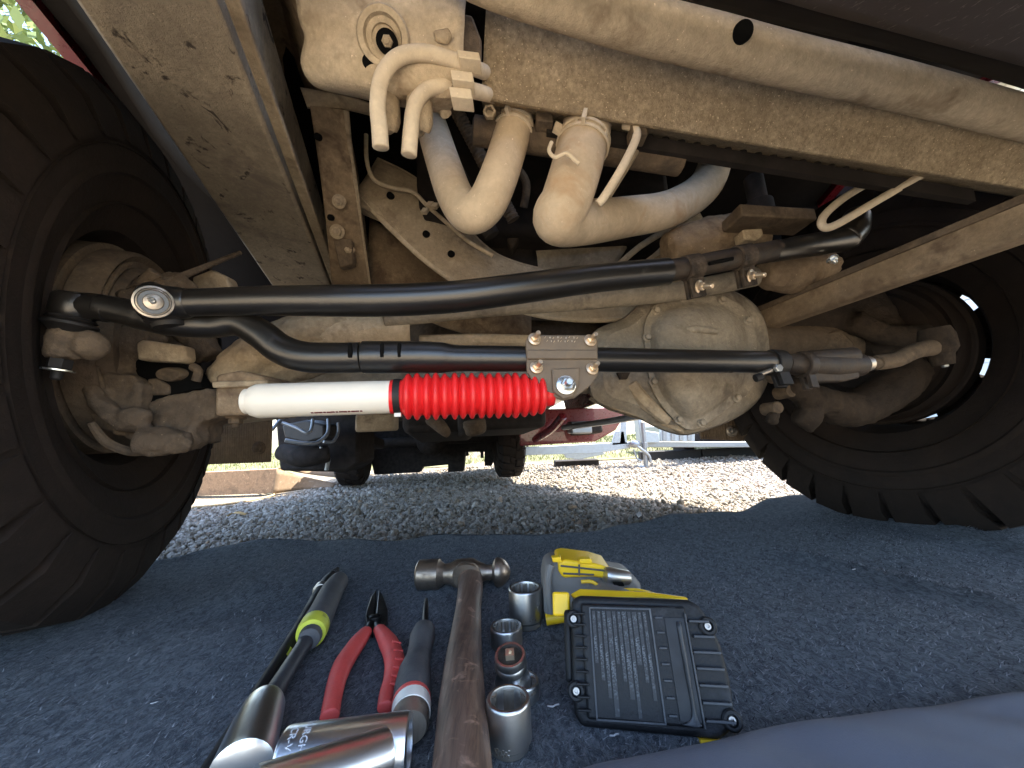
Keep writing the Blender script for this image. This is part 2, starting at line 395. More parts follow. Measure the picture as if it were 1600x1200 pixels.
def tree(x, y, h, spread, label, n=2600):
    z0 = gz(x, y); t = empty('leafy_tree', (x, y, z0), label, 'tree', None)
    b = Vector((x, y, z0)); V = [tube([b, b + Vector((.05, 0, h * .3)), b + Vector((-.05, .05, h * .62))], [h * .035, h * .026, h * .014], 5, 10)]
    cs = []
    for i in range(11):
        a = i * 2.4; rr = spread * random.uniform(.35, .9); zz = h * random.uniform(.42, .92)
        c = b + Vector((math.cos(a) * rr, math.sin(a) * rr, zz)); cs.append((c, spread * random.uniform(.28, .48)))
        V.append(tube([b + Vector((0, 0, h * random.uniform(.28, .5))), (b + c) / 2 + Vector((0, 0, h * .2)), c], [h * .012, h * .008, h * .003], 4, 6))
    obj('trunk', *join(*V), MT['bark'], t); obj('crown', *leaves(cs, n, .09), MT['leaf'], t, smooth=0)
tree(-7.2, 4.6, 8.8, 3.2, 'leafy tree glimpsed past the left front tyre in the top corner', 9000)
def shrub(x, y, h, r, label, n=1400):
    z0 = gz(x, y); t = empty('leafy_shrub', (x, y, z0), label, 'shrub', 'shrubs behind the truck'); b = Vector((x, y, z0))
    cs = [(b + Vector((random.uniform(-r, r) * .6, random.uniform(-r, r) * .6, h * random.uniform(.25, .8))), r * random.uniform(.35, .6)) for i in range(7)]
    obj('stem', *join(*[tube([b, (b + c) / 2, c], [.02, .015, .006], 3, 6) for c, q in cs]), MT['bark'], t)
    obj('foliage', *leaves(cs, n, .05), MT['leaf'], t, smooth=0)
shrub(-1.2, 10.5, 1.1, .8, 'sunlit green shrub seen between the rear wheels, left one')
shrub(.35, 11.0, 1.3, .9, 'sunlit green shrub seen beside the right rear wheel')

# ---- pale house to the right, seen in slivers past the right tyre
def house():
    t = empty('pale_house', (9.5, 6.5, -.27), 'pale sided house glimpsed through the gap above the right tyre', 'house')
    c = Vector((9.5, 6.5, -.27)); X = Vector((1, 0, 0)); Yv = Vector((0, 1, 0)); Z = Vector((0, 0, 1))
    wall = obj('wall', *box(c + Z * 2.6, X * 2.4, Yv * 4.5, Z * 2.6), MT['siding'], t)
    for i in range(26): obj('siding_board', *box(c + Z * (.12 + i * .2) - X * 2.42, X * .015, Yv * 4.5, Z * .092), MT['siding'], wall)
    for y in (-2.6, .2, 2.8):
        wn = obj('window', *box(c + Z * 2.4 + Yv * y - X * 2.46, X * .03, Yv * .62, Z * .8), MT['winframe'], t)
        obj('pane', *box(c + Z * 2.4 + Yv * y - X * 2.5, X * .012, Yv * .5, Z * .68), MT['pane'], wn)
    V = [c + X * x + Yv * y + Z * z for y in (-4.9, 4.9) for x, z in ((-2.9, 5.0), (0, 6.9), (2.9, 5.0))]
    obj('roof', V, [(0, 1, 4, 3), (1, 2, 5, 4)], MT['roof'], t, solid=.12)
MT['siding'] = paint('white_siding', (.72, .73, .72), .6, 0, .3, 0, 0, .03)
MT['winframe'] = paint('window_frame', (.8, .8, .78), .5); MT['pane'] = paint('window_glass', (.05, .06, .07), .05, 0, .9)
MT['roof'] = paint('roof_shingle', (.12, .115, .11), .9, 0, .2, .5, 20, .2)
house()

# ================================================================== the truck
LH = P(226, 548, .635); RH = P(1350, 550, .88)
Uv = Vector((RH.x - LH.x, RH.y - LH.y, 0)).normalized()
Vv = Vector((-Uv.y, Uv.x, -.075)).normalized()
Nv = Uv.cross(Vv).normalized()
OC = (LH + RH) / 2; OC.z = (LH.z + RH.z) / 2
def T(u, v, w_): return OC + Uv * u + Vv * v + Nv * w_
truck = empty('pickup_truck', (OC.x, OC.y, 0), 'dust covered maroon pickup truck seen from under its front axle', 'truck')
HW = (RH - LH).length / 2
def part(name, g, mat, parent=truck, label=None, **k):
    o = obj(name, *g, MT[mat], parent, **k)
    if label: o['label'] = label
    return o
Z = Vector((0, 0, 1)); BACK = -FWD

# ---- wheels
def ring_mesh(p, d, cells, seg, zf):       # flat ring of polar cells, cells = [(r0, r1, keep(theta_index))]
    x, y, d = frame_of(d); V, Fc = [], []
    for (r0, r1, keep) in cells:
        for s in range(seg):
            if not keep(s): continue
            a0, a1 = 2 * math.pi * s / seg, 2 * math.pi * (s + 1) / seg; k = len(V)
            for (r, a) in ((r0, a0), (r1, a0), (r1, a1), (r0, a1)): V.append(p + d * zf(r) + (x * math.cos(a) + y * math.sin(a)) * r)
            Fc.append((k, k + 1, k + 2, k + 3))
    return V, Fc
def tyre_geo(p, d, R=.398, wdt=.30, lugs=30, rb=.178):
    k = R / .405
    prof = [(.05, rb), (.022, rb + .010), (.004, .225 * k), (-.008, .25 * k), (-.018, .30 * k), (-.012, .335 * k), (.0, .352 * k), (.006, .366 * k), (.03, .388 * k), (.06, .392 * k)]
    prof = prof + [(wdt - t, r) for t, r in reversed(prof)]
    g = [lathe(p, d, prof, 72, caps=False)]
    # raised ring and scuff bead on the sidewall
    g.append(lathe(p, d, [(-.012, .272 * k), (-.0175, .276 * k), (-.0175, .281 * k), (-.015, .286 * k)], 72, caps=False))
    for r_ in (.232, .312): g.append(lathe(p, d, [(.002 - .1 * (r_ - .218), (r_ - .002) * k), (-.004 - .16 * (r_ - .218), r_ * k), (.002 - .1 * (r_ - .218), (r_ + .002) * k)], 72, caps=False))
    x, y, dd = frame_of(d)
    for i in range(lugs):
        a = 2 * math.pi * i / lugs
        for side in (0, 1):
            a2 = a + side * math.pi / lugs; e = x * math.cos(a2) + y * math.sin(a2); tt = y * math.cos(a2) - x * math.sin(a2)
            f = (lambda t: t) if side == 0 else (lambda t: wdt - t)
            long_ = .066 if i % 2 else .056
            w2 = .0365 * k
            pr = [(-.019, .318 * k), (-.010, .362 * k), (.018, .402 * k), (.03 + long_, R), (.03 + long_, .385 * k), (.02, .375 * k)]
            V = []
            for sgn in (-1, 1):
                for t, r in pr: V.append(p + dd * f(t) + e * r + tt * (sgn * w2 * (1 if t > 0 else .8) + (.012 * k if t > .05 else 0)))
            n = len(pr); g.append((V, [tuple(range(n)), tuple(range(2 * n - 1, n - 1, -1))] + [(j, (j + 1) % n, (j + 1) % n + n, j + n) for j in range(n)]))
        for row, tc in ((0, .118), (1, .182)):
            a2 = a + (row * .5 + .2) * 2 * math.pi / lugs; e = x * math.cos(a2) + y * math.sin(a2); tt = y * math.cos(a2) - x * math.sin(a2)
            g.append(box(p + dd * tc + e * (R - .009), dd * .024 + tt * .008, tt * .028 * k, e * .0095))
    return join(*g)
STEER = Matrix.Rotation(R_(12), 3, 'Z') @ Uv
def wheel(c, out, label, lshield):
    """c: centre of the inner face; out: unit vector away from the truck's middle"""
    ty = part('front_tyre', tyre_geo(c, out), 'tyre', label=label, smooth=38)
    rim = [lathe(c, out, [(.05, .180), (.045, .184), (.06, .178), (.11, .174), (.20, .176), (.225, .18)], 64, caps=False)]
    rim.append(ring_mesh(c, out, [(.0, .085, lambda s: True), (.085, .128, lambda s: True), (.128, .160, lambda s: s % 8 not in (2, 3)), (.160, .180, lambda s: True)], 48, lambda r: .16 + .035 * (1 - r / .2)))
    part('rim', join(*rim), 'tyre', ty, solid=.004)
    return ty
# left wheel as seen: inner face towards the camera's right
tl = wheel(LH, -STEER, 'large dusty tyre with chunky tread standing on the blue carpet', '')
tr = wheel(RH, STEER, 'dark tyre on the far right, light showing through its rim', '')
def shield(c, inn, ty, mat, R0=.160):
    g = [lathe(c + inn * .005, inn, [(-.03, R0 * 1.0), (-.004, R0 * .99), (.004, R0 * .955), (-.004, R0 * .90), (-.004, R0 * .84), (.012, R0 * .80), (.014, R0 * .60), (.03, R0 * .52), (.03, R0 * .3)], 56)]
    part('brake_shield', join(*g), mat, ty, smooth=40)
    part('brake_rotor', lathe(c - inn * .03, inn, [(-.03, R0 * 1.05), (.0, R0 * 1.05), (.002, R0 * 1.03), (.002, R0 * .7)], 64), mat, ty)
shield(LH, STEER, tl, 'brown'); shield(RH, -STEER, tr, 'tyre')  # right shield darkened to tyre black, standing for shade
# ribs, slots and bolts on the left backing shield
sx_, sy_, sd2 = frame_of(STEER)
for a, b_, r_ in ((20, 70, .143), (95, 150, .143), (165, 235, .143), (30, 120, .112), (200, 290, .112), (300, 345, .142)):
    pts = [LH + STEER * (.006 if r_ > .13 else .016) + (sx_ * math.cos(R_(a + (b_ - a) * i / 6)) + sy_ * math.sin(R_(a + (b_ - a) * i / 6))) * r_ for i in range(7)]
    part('shield_rib', tube(pts, [.002, .0045, .0045, .0045, .0045, .0045, .002], 2, 8), 'brown', tl)
for a in (60, 130, 210, 300):
    q = LH + STEER * .014 + (sx_ * math.cos(R_(a)) + sy_ * math.sin(R_(a))) * .122; tg = sy_ * math.cos(R_(a)) - sx_ * math.sin(R_(a))
    part('shield_slot', box(q, STEER * .0035, tg * .014, (sx_ * math.cos(R_(a)) + sy_ * math.sin(R_(a))) * .005), 'glassy', tl)

# ---- left knuckle and axle end
SF = lambda lst: [P(*q) for q in lst]
kn = casting('steering_knuckle', [
    prism(SF([(127, 576, .525), (171, 583, .525), (206, 586, .53), (224, 602, .535), (216, 643, .535), (234, 668, .54), (241, 684, .54), (230, 694, .54), (203, 690, .535), (152, 668, .53), (134, 646, .525), (130, 612, .525)]), Vector((0, .05, 0))),
    prism(SF([(150, 520, .53), (205, 505, .54), (232, 512, .545), (226, 545, .545), (205, 562, .545), (200, 600, .54), (150, 590, .53), (136, 560, .525)]), Vector((0, .04, 0))),
    tube(SF([(190, 480, .54), (240, 470, .56), (290, 450, .60)]), [.022, .026, .030], 5, 14),
    tube(SF([(215, 690, .52), (255, 690, .53), (300, 690, .55)]), [.020, .020, .013], 4, 12),
    blob(P(205, 655, .522), .022, (1.2, .7, .8)), tube(SF([(140, 605, .515), (165, 640, .515), (205, 668, .52)]), [.010, .012, .008], 4, 10)], MT['brown'], truck, .0035, 2)
kn['label'] = 'dusty cast steering knuckle inside the left wheel'
ye = casting('axle_yoke', [
    prism(SF([(228, 630, .548), (262, 616, .548), (334, 606, .552), (336, 652, .552), (300, 664, .55), (298, 694, .548), (262, 694, .546), (238, 684, .545)]), Vector((0, .06, 0))),
    tube(SF([(336, 628, .60), (290, 638, .60), (250, 650, .59)]), [.040, .038, .03], 4, 16),
    tube(SF([(330, 560, .61), (300, 520, .60), (262, 500, .59)]), [.020, .022, .024], 4, 12),
    prism(SF([(240, 684, .540), (300, 668, .545), (302, 690, .545), (285, 704, .542), (240, 698, .538)]), Vector((0, .03, 0)))], MT['brown'], truck, .0035, 2)
part('joint_void', prism(SF([(203, 560, .552), (240, 556, .552), (300, 575, .555), (318, 606, .555), (260, 618, .553), (222, 640, .55), (206, 620, .55)]), Vector((0, .02, 0))), 'glassy', ye)
uj = part('axle_joint', lathe(P(266, 586, .548), Vector((-.1, -1, -.25)), [(-.02, .016), (.0, .0165), (.004, .0145), (.0045, .003)], 30), 'brown', truck, smooth=40)
uj.scale = (1.25, 1, .62)
part('joint_cross', prism(SF([(228, 592, .548), (244, 590, .548), (262, 602, .548), (262, 616, .548), (234, 618, .548)]), Vector((0, .02, 0))), 'brown', ye, bevel=.003)
part('joint_ear', tube(SF([(300, 572, .55), (310, 580, .55), (306, 596, .55)]), .006, 3, 10), 'brown', ye)
part('shield_lip', tube(SF([(142, 660, .50), (165, 690, .515), (200, 705, .53), (222, 708, .54)]), [.004, .006, .006, .004], 4, 8), 'brown', ye)
part('ball_joint_tab', prism(SF([(212, 536, .522), (222, 530, .522), (288, 540, .530), (290, 560, .530), (284, 566, .530), (214, 562, .522)]), Vector((0, .02, 0))), 'tan', kn, bevel=.003)
part('brake_line_fitting', join(tube(SF([(245, 425, .56), (225, 445, .56), (218, 455, .555)]), [.010, .011, .012], 3, 12), tube(SF([(255, 445, .56), (300, 425, .60), (375, 395, .72)]), [.008, .005, .004], 3, 10)), 'brown', kn)
part('caliper_bracket', prism(SF([(205, 470, .58), (232, 440, .58), (262, 420, .58), (276, 442, .58), (262, 470, .58), (235, 490, .58)]), Vector((0, .03, 0))), 'tan', kn, bevel=.006)
part('spindle_flange', prism(SF([(300, 432, .66), (330, 420, .66), (352, 430, .66), (360, 452, .66), (300, 460, .66)]), Vector((0, .03, 0))), 'tan', ye, bevel=.004)

# ---- solid front axle tube, brackets and differential
axle = part('axle_tube', tube(SF([(300, 628, .64), (520, 607, .675), (760, 588, .71), (980, 572, .745)]), [.046, .044, .044, .05], 4, 28), 'tan_grey', label='dusty front axle tube behind the tie rod')
part('axle_tube', tube(SF([(1160, 545, .80), (1300, 535, .84), (1420, 538, .90)]), [.052, .048, .05], 4, 24), 'brown')
part('spring_bracket', sheet(bez([[(455, 500, .60), (520, 490, .605), (640, 486, .62)], [(440, 520, .585), (540, 512, .59), (640, 512, .605)], [(450, 535, .59), (540, 535, .60), (641, 536, .61)]]), 4, 4), 'tan_pale', axle, solid=.008, label='pale dusty bracket plate under the drag link')
casting('axle_pad', [tube(SF([(345, 600, .60), (400, 555, .60), (470, 520, .60), (560, 512, .62)]), [.028, .034, .030, .024], 5, 14),
    tube(SF([(400, 590, .62), (480, 560, .63), (560, 540, .65)]), [.03, .035, .03], 5, 14),
    box(P(470, 530, .62), Uv * .05, Vector((0, .02, 0)), Nv * .02)], MT['tan'], axle, .004, 2)
part('axle_rib', tube(SF([(655, 534, .66), (740, 531, .675), (830, 533, .69)]), .011, 4, 10, squash=1), 'tan_pale', axle)
part('damper_mount', join(prism(SF([(336, 585, .50), (372, 578, .50), (412, 588, .505), (414, 606, .505), (404, 612, .505), (402, 648, .505), (334, 650, .50)]), Vector((0, .07, 0)))), 'tan_brown', axle, bevel=.006, label='folded steel damper mount on the axle')
part('mount_flange', prism(SF([(330, 596, .492), (418, 594, .50), (416, 603, .50), (331, 606, .492)]), Vector((0, .05, 0))), 'tan', axle, bevel=.002)
bolt('mount_bolt', P(369, 652, .53), Vector((0, -.1, -1)), .0085, MT['brown'], axle, .6)

# differential housing and bolted cover
def outline_loft(rows, cap=True):
    n = len(rows[0]); V = [q for r in rows for q in r]
    Fc = [(i * n + j, i * n + (j + 1) % n, (i + 1) * n + (j + 1) % n, (i + 1) * n + j) for i in range(len(rows) - 1) for j in range(n)]
    if cap: Fc.append(tuple(range((len(rows) - 1) * n, len(rows) * n)))
    return V, Fc
def closed(pts, n=5):
    pts = [Vector(p) for p in pts]; k = len(pts); out = []
    for i in range(k):
        p0, p1, p2, p3 = pts[i - 1], pts[i], pts[(i + 1) % k], pts[(i + 2) % k]
        for j in range(n):
            t = j / n
            out.append(0.5 * ((2 * p1) + (p2 - p0) * t + (2 * p0 - 5 * p1 + 4 * p2 - p3) * t * t + (3 * p1 - p0 - 3 * p2 + p3) * t ** 3))
    return out
hs = [(922, 560), (930, 520), (975, 498), (1008, 470), (1060, 452), (1130, 452), (1180, 480), (1200, 530), (1196, 600), (1160, 645), (1085, 676), (1040, 672), (985, 645), (928, 622)]
def ringpx(px, cx, cy, s, Y): return [P(cx + (x - cx) * s, cy + (y - cy) * s, Y + .10 * (x - 1080) / 600) for x, y in px]
hc = (1075, 565)
dif = part('differential_housing', outline_loft([closed(ringpx(hs, *hc, 1.0, .86)), closed(ringpx(hs, *hc, 1.02, .76)), closed(ringpx(hs, *hc, 1.0, .715)), closed(ringpx(hs, *hc, .86, .700))]), 'tan_grey', smooth=40)
cv = [(1007, 545), (1008, 500), (1032, 470), (1075, 458), (1130, 462), (1168, 488), (1184, 540), (1180, 600), (1135, 640), (1088, 671), (1058, 662), (1020, 612)]
cc = (1095, 562)
rows = [(1.0, .705), (1.0, .692), (.985, .689), (.88, .688), (.83, .681), (.76, .664), (.62, .652), (.40, .644), (.15, .641)]
cov = part('differential_cover', outline_loft([closed(ringpx(cv, *cc, s, y)) for s, y in rows]), 'tan_grey', smooth=50, label='rounded dusty differential cover with bolted rim')
cpts = closed(ringpx(cv, *cc, .935, .688), 5)
for i in range(0, 60, 6): bolt('cover_bolt', cpts[i + 2], -Vv, .006, MT['tan_grey'], cov, 0, True)
part('cover_rib', tube([P(1045, 520, .655), P(1085, 515, .646), P(1120, 518, .652)], [.005, .007, .005], 4, 10), 'tan_grey', cov)
part('housing_web', prism(SF([(925, 622, .70), (960, 640, .70), (1010, 655, .70), (1070, 678, .70), (1070, 668, .70), (1010, 640, .70), (940, 608, .70)]), Vector((0, .04, 0))), 'tan', dif, bevel=.003)
part('housing_web', tube(SF([(985, 600, .69), (1010, 630, .685), (1045, 660, .68)]), [.012, .013, .008], 4, 10), 'tan', dif)
part('breather_stub', prism(SF([(965, 582, .66), (985, 582, .66), (980, 592, .66), (970, 592, .66)]), Vector((0, .01, 0))), 'brown_dark', dif)
for (x, y) in ((1205, 590), (1195, 640), (1215, 615)): part('casting_lug', lathe(P(x, y, .72), -Vv, [(0, .012), (.03, .011), (.032, .008)], 14), 'brown', dif)

# ---- right knuckle
kr = casting('steering_knuckle', [
    tube(SF([(1185, 500, .80), (1260, 500, .82), (1340, 505, .83)]), [.036, .042, .05], 4, 16),
    tube(SF([(1330, 455, .84), (1350, 500, .83), (1400, 560, .80)]), [.045, .055, .04], 4, 14),
    tube(SF([(1250, 620, .74), (1330, 640, .75), (1400, 600, .77), (1430, 570, .78)]), [.025, .035, .04, .03], 4, 14),
    tube(SF([(1225, 600, .70), (1280, 625, .72), (1340, 640, .75)]), [.020, .025, .03], 4, 14),
    tube(SF([(1330, 500, .78), (1390, 525, .765), (1450, 525, .76)]), [.024, .022, .026], 4, 14),
    tube(SF([(1200, 650, .70), (1215, 655, .70)]), [.014, .016], 3, 10), tube(SF([(1245, 645, .72), (1275, 660, .72)]), [.02, .024], 3, 10),
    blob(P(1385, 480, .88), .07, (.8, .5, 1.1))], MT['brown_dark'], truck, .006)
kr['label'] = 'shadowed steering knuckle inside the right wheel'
part('dust_plate', prism(SF([(1265, 535, .78), (1275, 522, .78), (1315, 515, .78), (1335, 535, .78), (1342, 560, .78), (1290, 555, .78)]), Vector((0, .02, 0))), 'brown', kr, bevel=.004)
part('backing_plate', prism(SF([(1325, 470, .86), (1380, 462, .87), (1428, 480, .88), (1440, 520, .89), (1400, 545, .88), (1330, 540, .86)]), Vector((0, .02, 0))), 'brown', kr, bevel=.006)

# ---- drag link (upper black bar)
dl_pts = [(262, 474, .425), (330, 472, .435), (420, 470, .448), (520, 470, .463), (620, 469, .480), (720, 463, .497), (820, 450, .515), (930, 435, .538), (1045, 424, .560)]
dl = part('drag_link', tube(SF(dl_pts), [.0155, .0160, .0178, .0195, .0207, .0210, .0208, .0204, .0200], 6, 28), 'black', label='thick satin black drag link running across under the frame', smooth=60)
part('link_tip', tube(SF([(238, 474, .425), (255, 474, .425), (300, 474, .431)]), [.024, .021, .016], 5, 22), 'black', dl, smooth=60)
bd = (CAM - P(238, 473, .42) + Vector((-.02, 0, .10))).normalized()
bj = P(240, 474, .408) - bd * .010
part('ball_stud_housing', lathe(bj, bd, [(-.03, .0165), (.008, .0172), (.016, .0172), (.0185, .0160)], 40), 'black', dl)
cap = part('ball_cap', lathe(bj + bd * .0185, bd, [(-.001, .0142), (.0015, .0142), (.002, .0132), (-.001, .0122), (-.0005, .0092), (.0015, .0082), (.0025, .005), (.003, .0015)], 40), 'steel', dl, label='round steel ball joint cap with grease nipple')
part('grease_nipple', lathe(bj + bd * .021, bd + Vector((-.4, 0, .3)), [(0, .0032), (.003, .0032), (.004, .0023), (.006, .0026), (.008, .0015)], 12), 'zincw', cap)
part('cap_rim', lathe(bj + bd * .0175, bd, [(0, .0172), (.0025, .0172), (.003, .0152), (.001, .0146)], 40, caps=False), 'steel', cap)
part('seal_boot', lathe(P(262, 500, .432), Vector((.2, .1, -1)), [(-.012, .016), (-.008, .022), (-.003, .018), (.0, .021), (.004, .016), (.009, .015)], 28), 'blackm', dl)
MT['clampm'] = dust('oily_clamp', (.13, .095, .065), (.05, .038, .03), (.015, .012, .010), .25, 1.4, .55, .5)
# adjuster sleeve, clamps, far end
sl = part('adjuster_sleeve', join(tube(SF([(1035, 425, .559), (1100, 413, .570), (1215, 391, .592)]), [.0165, .0165, .0165], 6, 22), tube(SF([(1040, 424, .558), (1062, 420, .562)]), .0135, 3, 18)), 'black_oily', dl, label='grimy oily adjuster sleeve with clamps')
def clampring(c, d, r, wd, parent, mat='black_oily', tail=Vector((0, 0, -1)), tl_=.028, boltm='zinc', br=.0062, name='clamp'):
    d = d.normalized(); tail = (tail - d * tail.dot(d)).normalized(); side = d.cross(tail)
    g = [lathe(c - d * wd / 2, d, [(0, r * .98), (0, r * 1.12), (.001, r * 1.16), (wd - .001, r * 1.16), (wd, r * 1.12), (wd, r * .98)], 30)]
    for s in (-1, 1): g.append(box(c + tail * (r + tl_ * .45) + side * (s * .0055), d * wd * .46, side * .003, tail * tl_ * .62))
    o = part(name, join(*g), mat, parent, bevel=.001)
    return o, c + tail * (r + tl_ * .62), side
dd = (P(1215, 391, .592) - P(1035, 425, .559)).normalized()
for (x, y, Y, bx, by) in ((1080, 418, .567, 1082, 447), (1160, 402, .581, 1158, 437)):
    o, q, sd_ = clampring(P(x, y, Y), dd, .0168, .026, sl, 'clampm', Vector((0, .15, -1)))
    cs_ = sd_ if sd_.dot(CAM - q) > 0 else -sd_
    bolt('clamp_bolt', q + cs_ * .0085 + Vector((0, 0, .003)), cs_ + Vector((.45, 0, -.2)), .0068, MT['zinc'], sl, 2.2)
part('drag_link_end', join(tube(SF([(1205, 394, .590), (1250, 386, .60), (1300, 378, .612), (1325, 374, .62)]), [.0160, .0185, .0185, .020], 5, 22), tube(SF([(1318, 376, .618), (1332, 358, .625), (1340, 335, .635)]), [.022, .024, .018], 4, 20)), 'black', dl, smooth=60)
part('slot', tube([P(1108, 412, .548), P(1145, 404, .555)], .003, 3, 8), 'glassy', sl)
bolt('pitman_nut', P(1300, 404, .606), Vector((.1, -.4, -.8)), .006, MT['zincw'], dl, .8)

# ---- tie rod (lower black bar with the goose neck)
tie = part('tie_rod', tube(SF([(150, 478, .425), (200, 488, .435), (262, 502, .445), (330, 508, .455), (372, 504, .460), (408, 522, .464), (440, 546, .467), (480, 558, .470), (540, 559, .476), (566, 558, .479)]), [.014, .0155, .017, .0150, .0165, .0180, .0186, .0190, .0190, .0190], 6, 26), 'black', label='black tie rod with a curved goose neck at its left end', smooth=60)
part('rod_sleeve', tube(SF([(564, 558, .479), (600, 558, .483), (660, 558, .489), (690, 559, .493), (720, 560, .497), (830, 561, .512), (940, 562, .530), (1060, 564, .555), (1205, 566, .590)]), [.0202, .0204, .0204, .0200, .0172, .0172, .0172, .0172, .0172], 6, 28), 'black', tie, smooth=45)
for x, Y in ((547, .477), (597, .483), (624, .486)):
    q = P(x, 550, Y - .0185); part('crimp_slot', tube([q + Nv * .011, q, q - Nv * .007], [.0020, .0030, .0022], 4, 10), 'glassy', tie)
# left tie rod end: socket, boot, nut
le = P(118, 478, .425); ax = Vector((-.14, -.03, -1)).normalized()
part('rod_end', join(lathe(le, ax, [(-.012, .018), (-.009, .0205), (.010, .0205), (.014, .018)], 32), tube(SF([(118, 480, .425), (150, 480, .427), (175, 486, .43)]), [.017, .0155, .0145], 4, 18)), 'black', tie, smooth=45)
bt = part('dust_boot', lathe(le, ax, [(.014, .0180), (.017, .0215), (.019, .0185), (.021, .0232), (.024, .0235), (.027, .019), (.034, .013)], 32), 'blackm', tie)
casting('stud_boss', [lathe(le, ax, [(.030, .0165), (.052, .0150), (.062, .0140)], 28), blob(le + ax * .046 + Vector((.022, .006, 0)), .017)], MT['brown'], tie, .003, 2)
part('castle_nut', lathe(le, ax, [(.062, .0105), (.072, .0105), (.074, .009)], 24, hexprof), 'blackm', tie)
part('nut_washer', lathe(le, ax, [(.0740, .0135), (.0755, .0135)], 28), 'zincw', tie)
part('stud_tip', lathe(le, ax, [(.075, .0055), (.084, .005), (.086, .0035)], 14), 'blackm', tie)
# right tie rod end with clamp and adjuster
td = (P(1205, 566, .590) - P(940, 562, .53)).normalized()
o, q, sd_ = clampring(P(1212, 567, .592), td, .0178, .020, tie, 'blackm', Vector((0, -.3, -1)), .020)
bolt('clamp_bolt', P(1213, 576, .571), Vector((.1, -1, .1)), .0062, MT['zincw'], tie, 0, False)
part('clamp_screw', tube(SF([(1186, 585, .575), (1206, 578, .573)]), .0035, 3, 10), 'steel', tie)
part('clamp_screw_head', lathe(P(1184, 590, .575), Vector((-1, 0, -.3)), [(-.006, .006), (.004, .006)], 12), 'blackm', tie)
part('rod_sleeve', join(tube(SF([(1225, 568, .594), (1262, 570, .603), (1300, 572, .612), (1345, 570, .622)]), [.0150, .0185, .020, .0185], 4, 20), tube(SF([(1262, 560, .600), (1335, 556, .615)]), [.012, .014], 3, 14)), 'black_oily', tie)
part('sleeve_wing', prism(SF([(1268, 556, .590), (1338, 552, .605), (1345, 590, .605), (1322, 596, .60), (1270, 598, .592)]), Vector((0, .02, 0))), 'black_oily', tie, bevel=.003)
o, q, sd_ = clampring(P(1256, 570, .60), td, .0180, .014, tie, 'black_oily', Vector((0, -.2, -1)), .02)
part('threaded_stud', join(tube(SF([(1345, 569, .622), (1375, 567, .63)]), .0100, 3, 16)), 'brown', tie)
part('stud_collar', tube(SF([(1349, 569, .623), (1358, 568, .625)]), .0125, 2, 18), 'steel', tie)
part('threaded_stud', tube(SF([(1368, 567, .629), (1400, 562, .637), (1432, 548, .645), (1470, 540, .655)]), [.0125, .013, .013, .016], 5, 18), 'brown', tie, smooth=50)
part('rod_end', lathe(P(1465, 535, .655), Vector((.1, 0, -1)), [(-.025, .020), (-.01, .024), (.012, .024), (.022, .017), (.04, .014)], 26), 'brown_dark', tie)
bolt('castle_nut', P(1472, 560, .655), Vector((.1, -.1, -1)), .009, MT['zincw'], tie, .7)

# ---- bracket plate that ties the damper to the rod
pY = lambda x: .492 + (x - 820) / 115 * .018
bp = [(821, 532), (830, 523), (925, 523), (934, 530), (935, 585), (924, 602), (898, 622), (880, 626), (866, 621), (832, 596), (823, 580)]
brk = part('damper_bracket', prism([P(x, y, pY(x)) for x, y in bp], Vector((0, .006, 0))), 'plate', label='dusty steel clamp plate with four bolts on the tie rod', bevel=.002)
part('plate_ridge', prism([P(x, y, pY(x) - .004) for x, y in ((823, 546), (934, 546), (934, 561), (823, 561))], Vector((0, .006, 0))), 'plate', brk, bevel=.002)
part('plate_ear', prism([P(x, y, pY(x) - .005) for x, y in ((862, 576), (907, 574), (905, 604), (896, 620), (880, 624), (864, 612))], Vector((0, .006, 0))), 'plate', brk, bevel=.002)
part('clamp_back', prism([P(x, y, .535) for x, y in ((830, 530), (925, 530), (925, 592), (830, 592))], Vector((0, .006, 0))), 'plate', brk, bevel=.001)
for (x, y) in ((835, 530), (922, 532), (838, 574), (925, 576)):
    bolt('clamp_bolt', P(x, y, pY(x) - .001), Vector((.28, -1, .28)), .0060, MT['zinc'], brk, 2.0)
bolt('damper_bolt', P(884, 602, pY(884) - .005), Vector((.15, -1, .15)), .0088, MT['zincw'], brk, 1.1)
# punched marks on the plate, too worn to read
for row, (y, n, x0, x1) in enumerate(((527.5, 9, 852, 902), (533, 9, 855, 898))):
    for i in range(n):
        x = x0 + (x1 - x0) * i / (n - 1); q = P(x, y + (i * 7 % 3 - 1) * .6, pY(x) - .0004)
        part('stamped_mark', tube([q - Vector((.0009 * (1 - 2 * (i % 2)), 0, .0011)), q + Vector((.0009, 0, .0011))], .00035, 2, 5), 'zinc', brk)

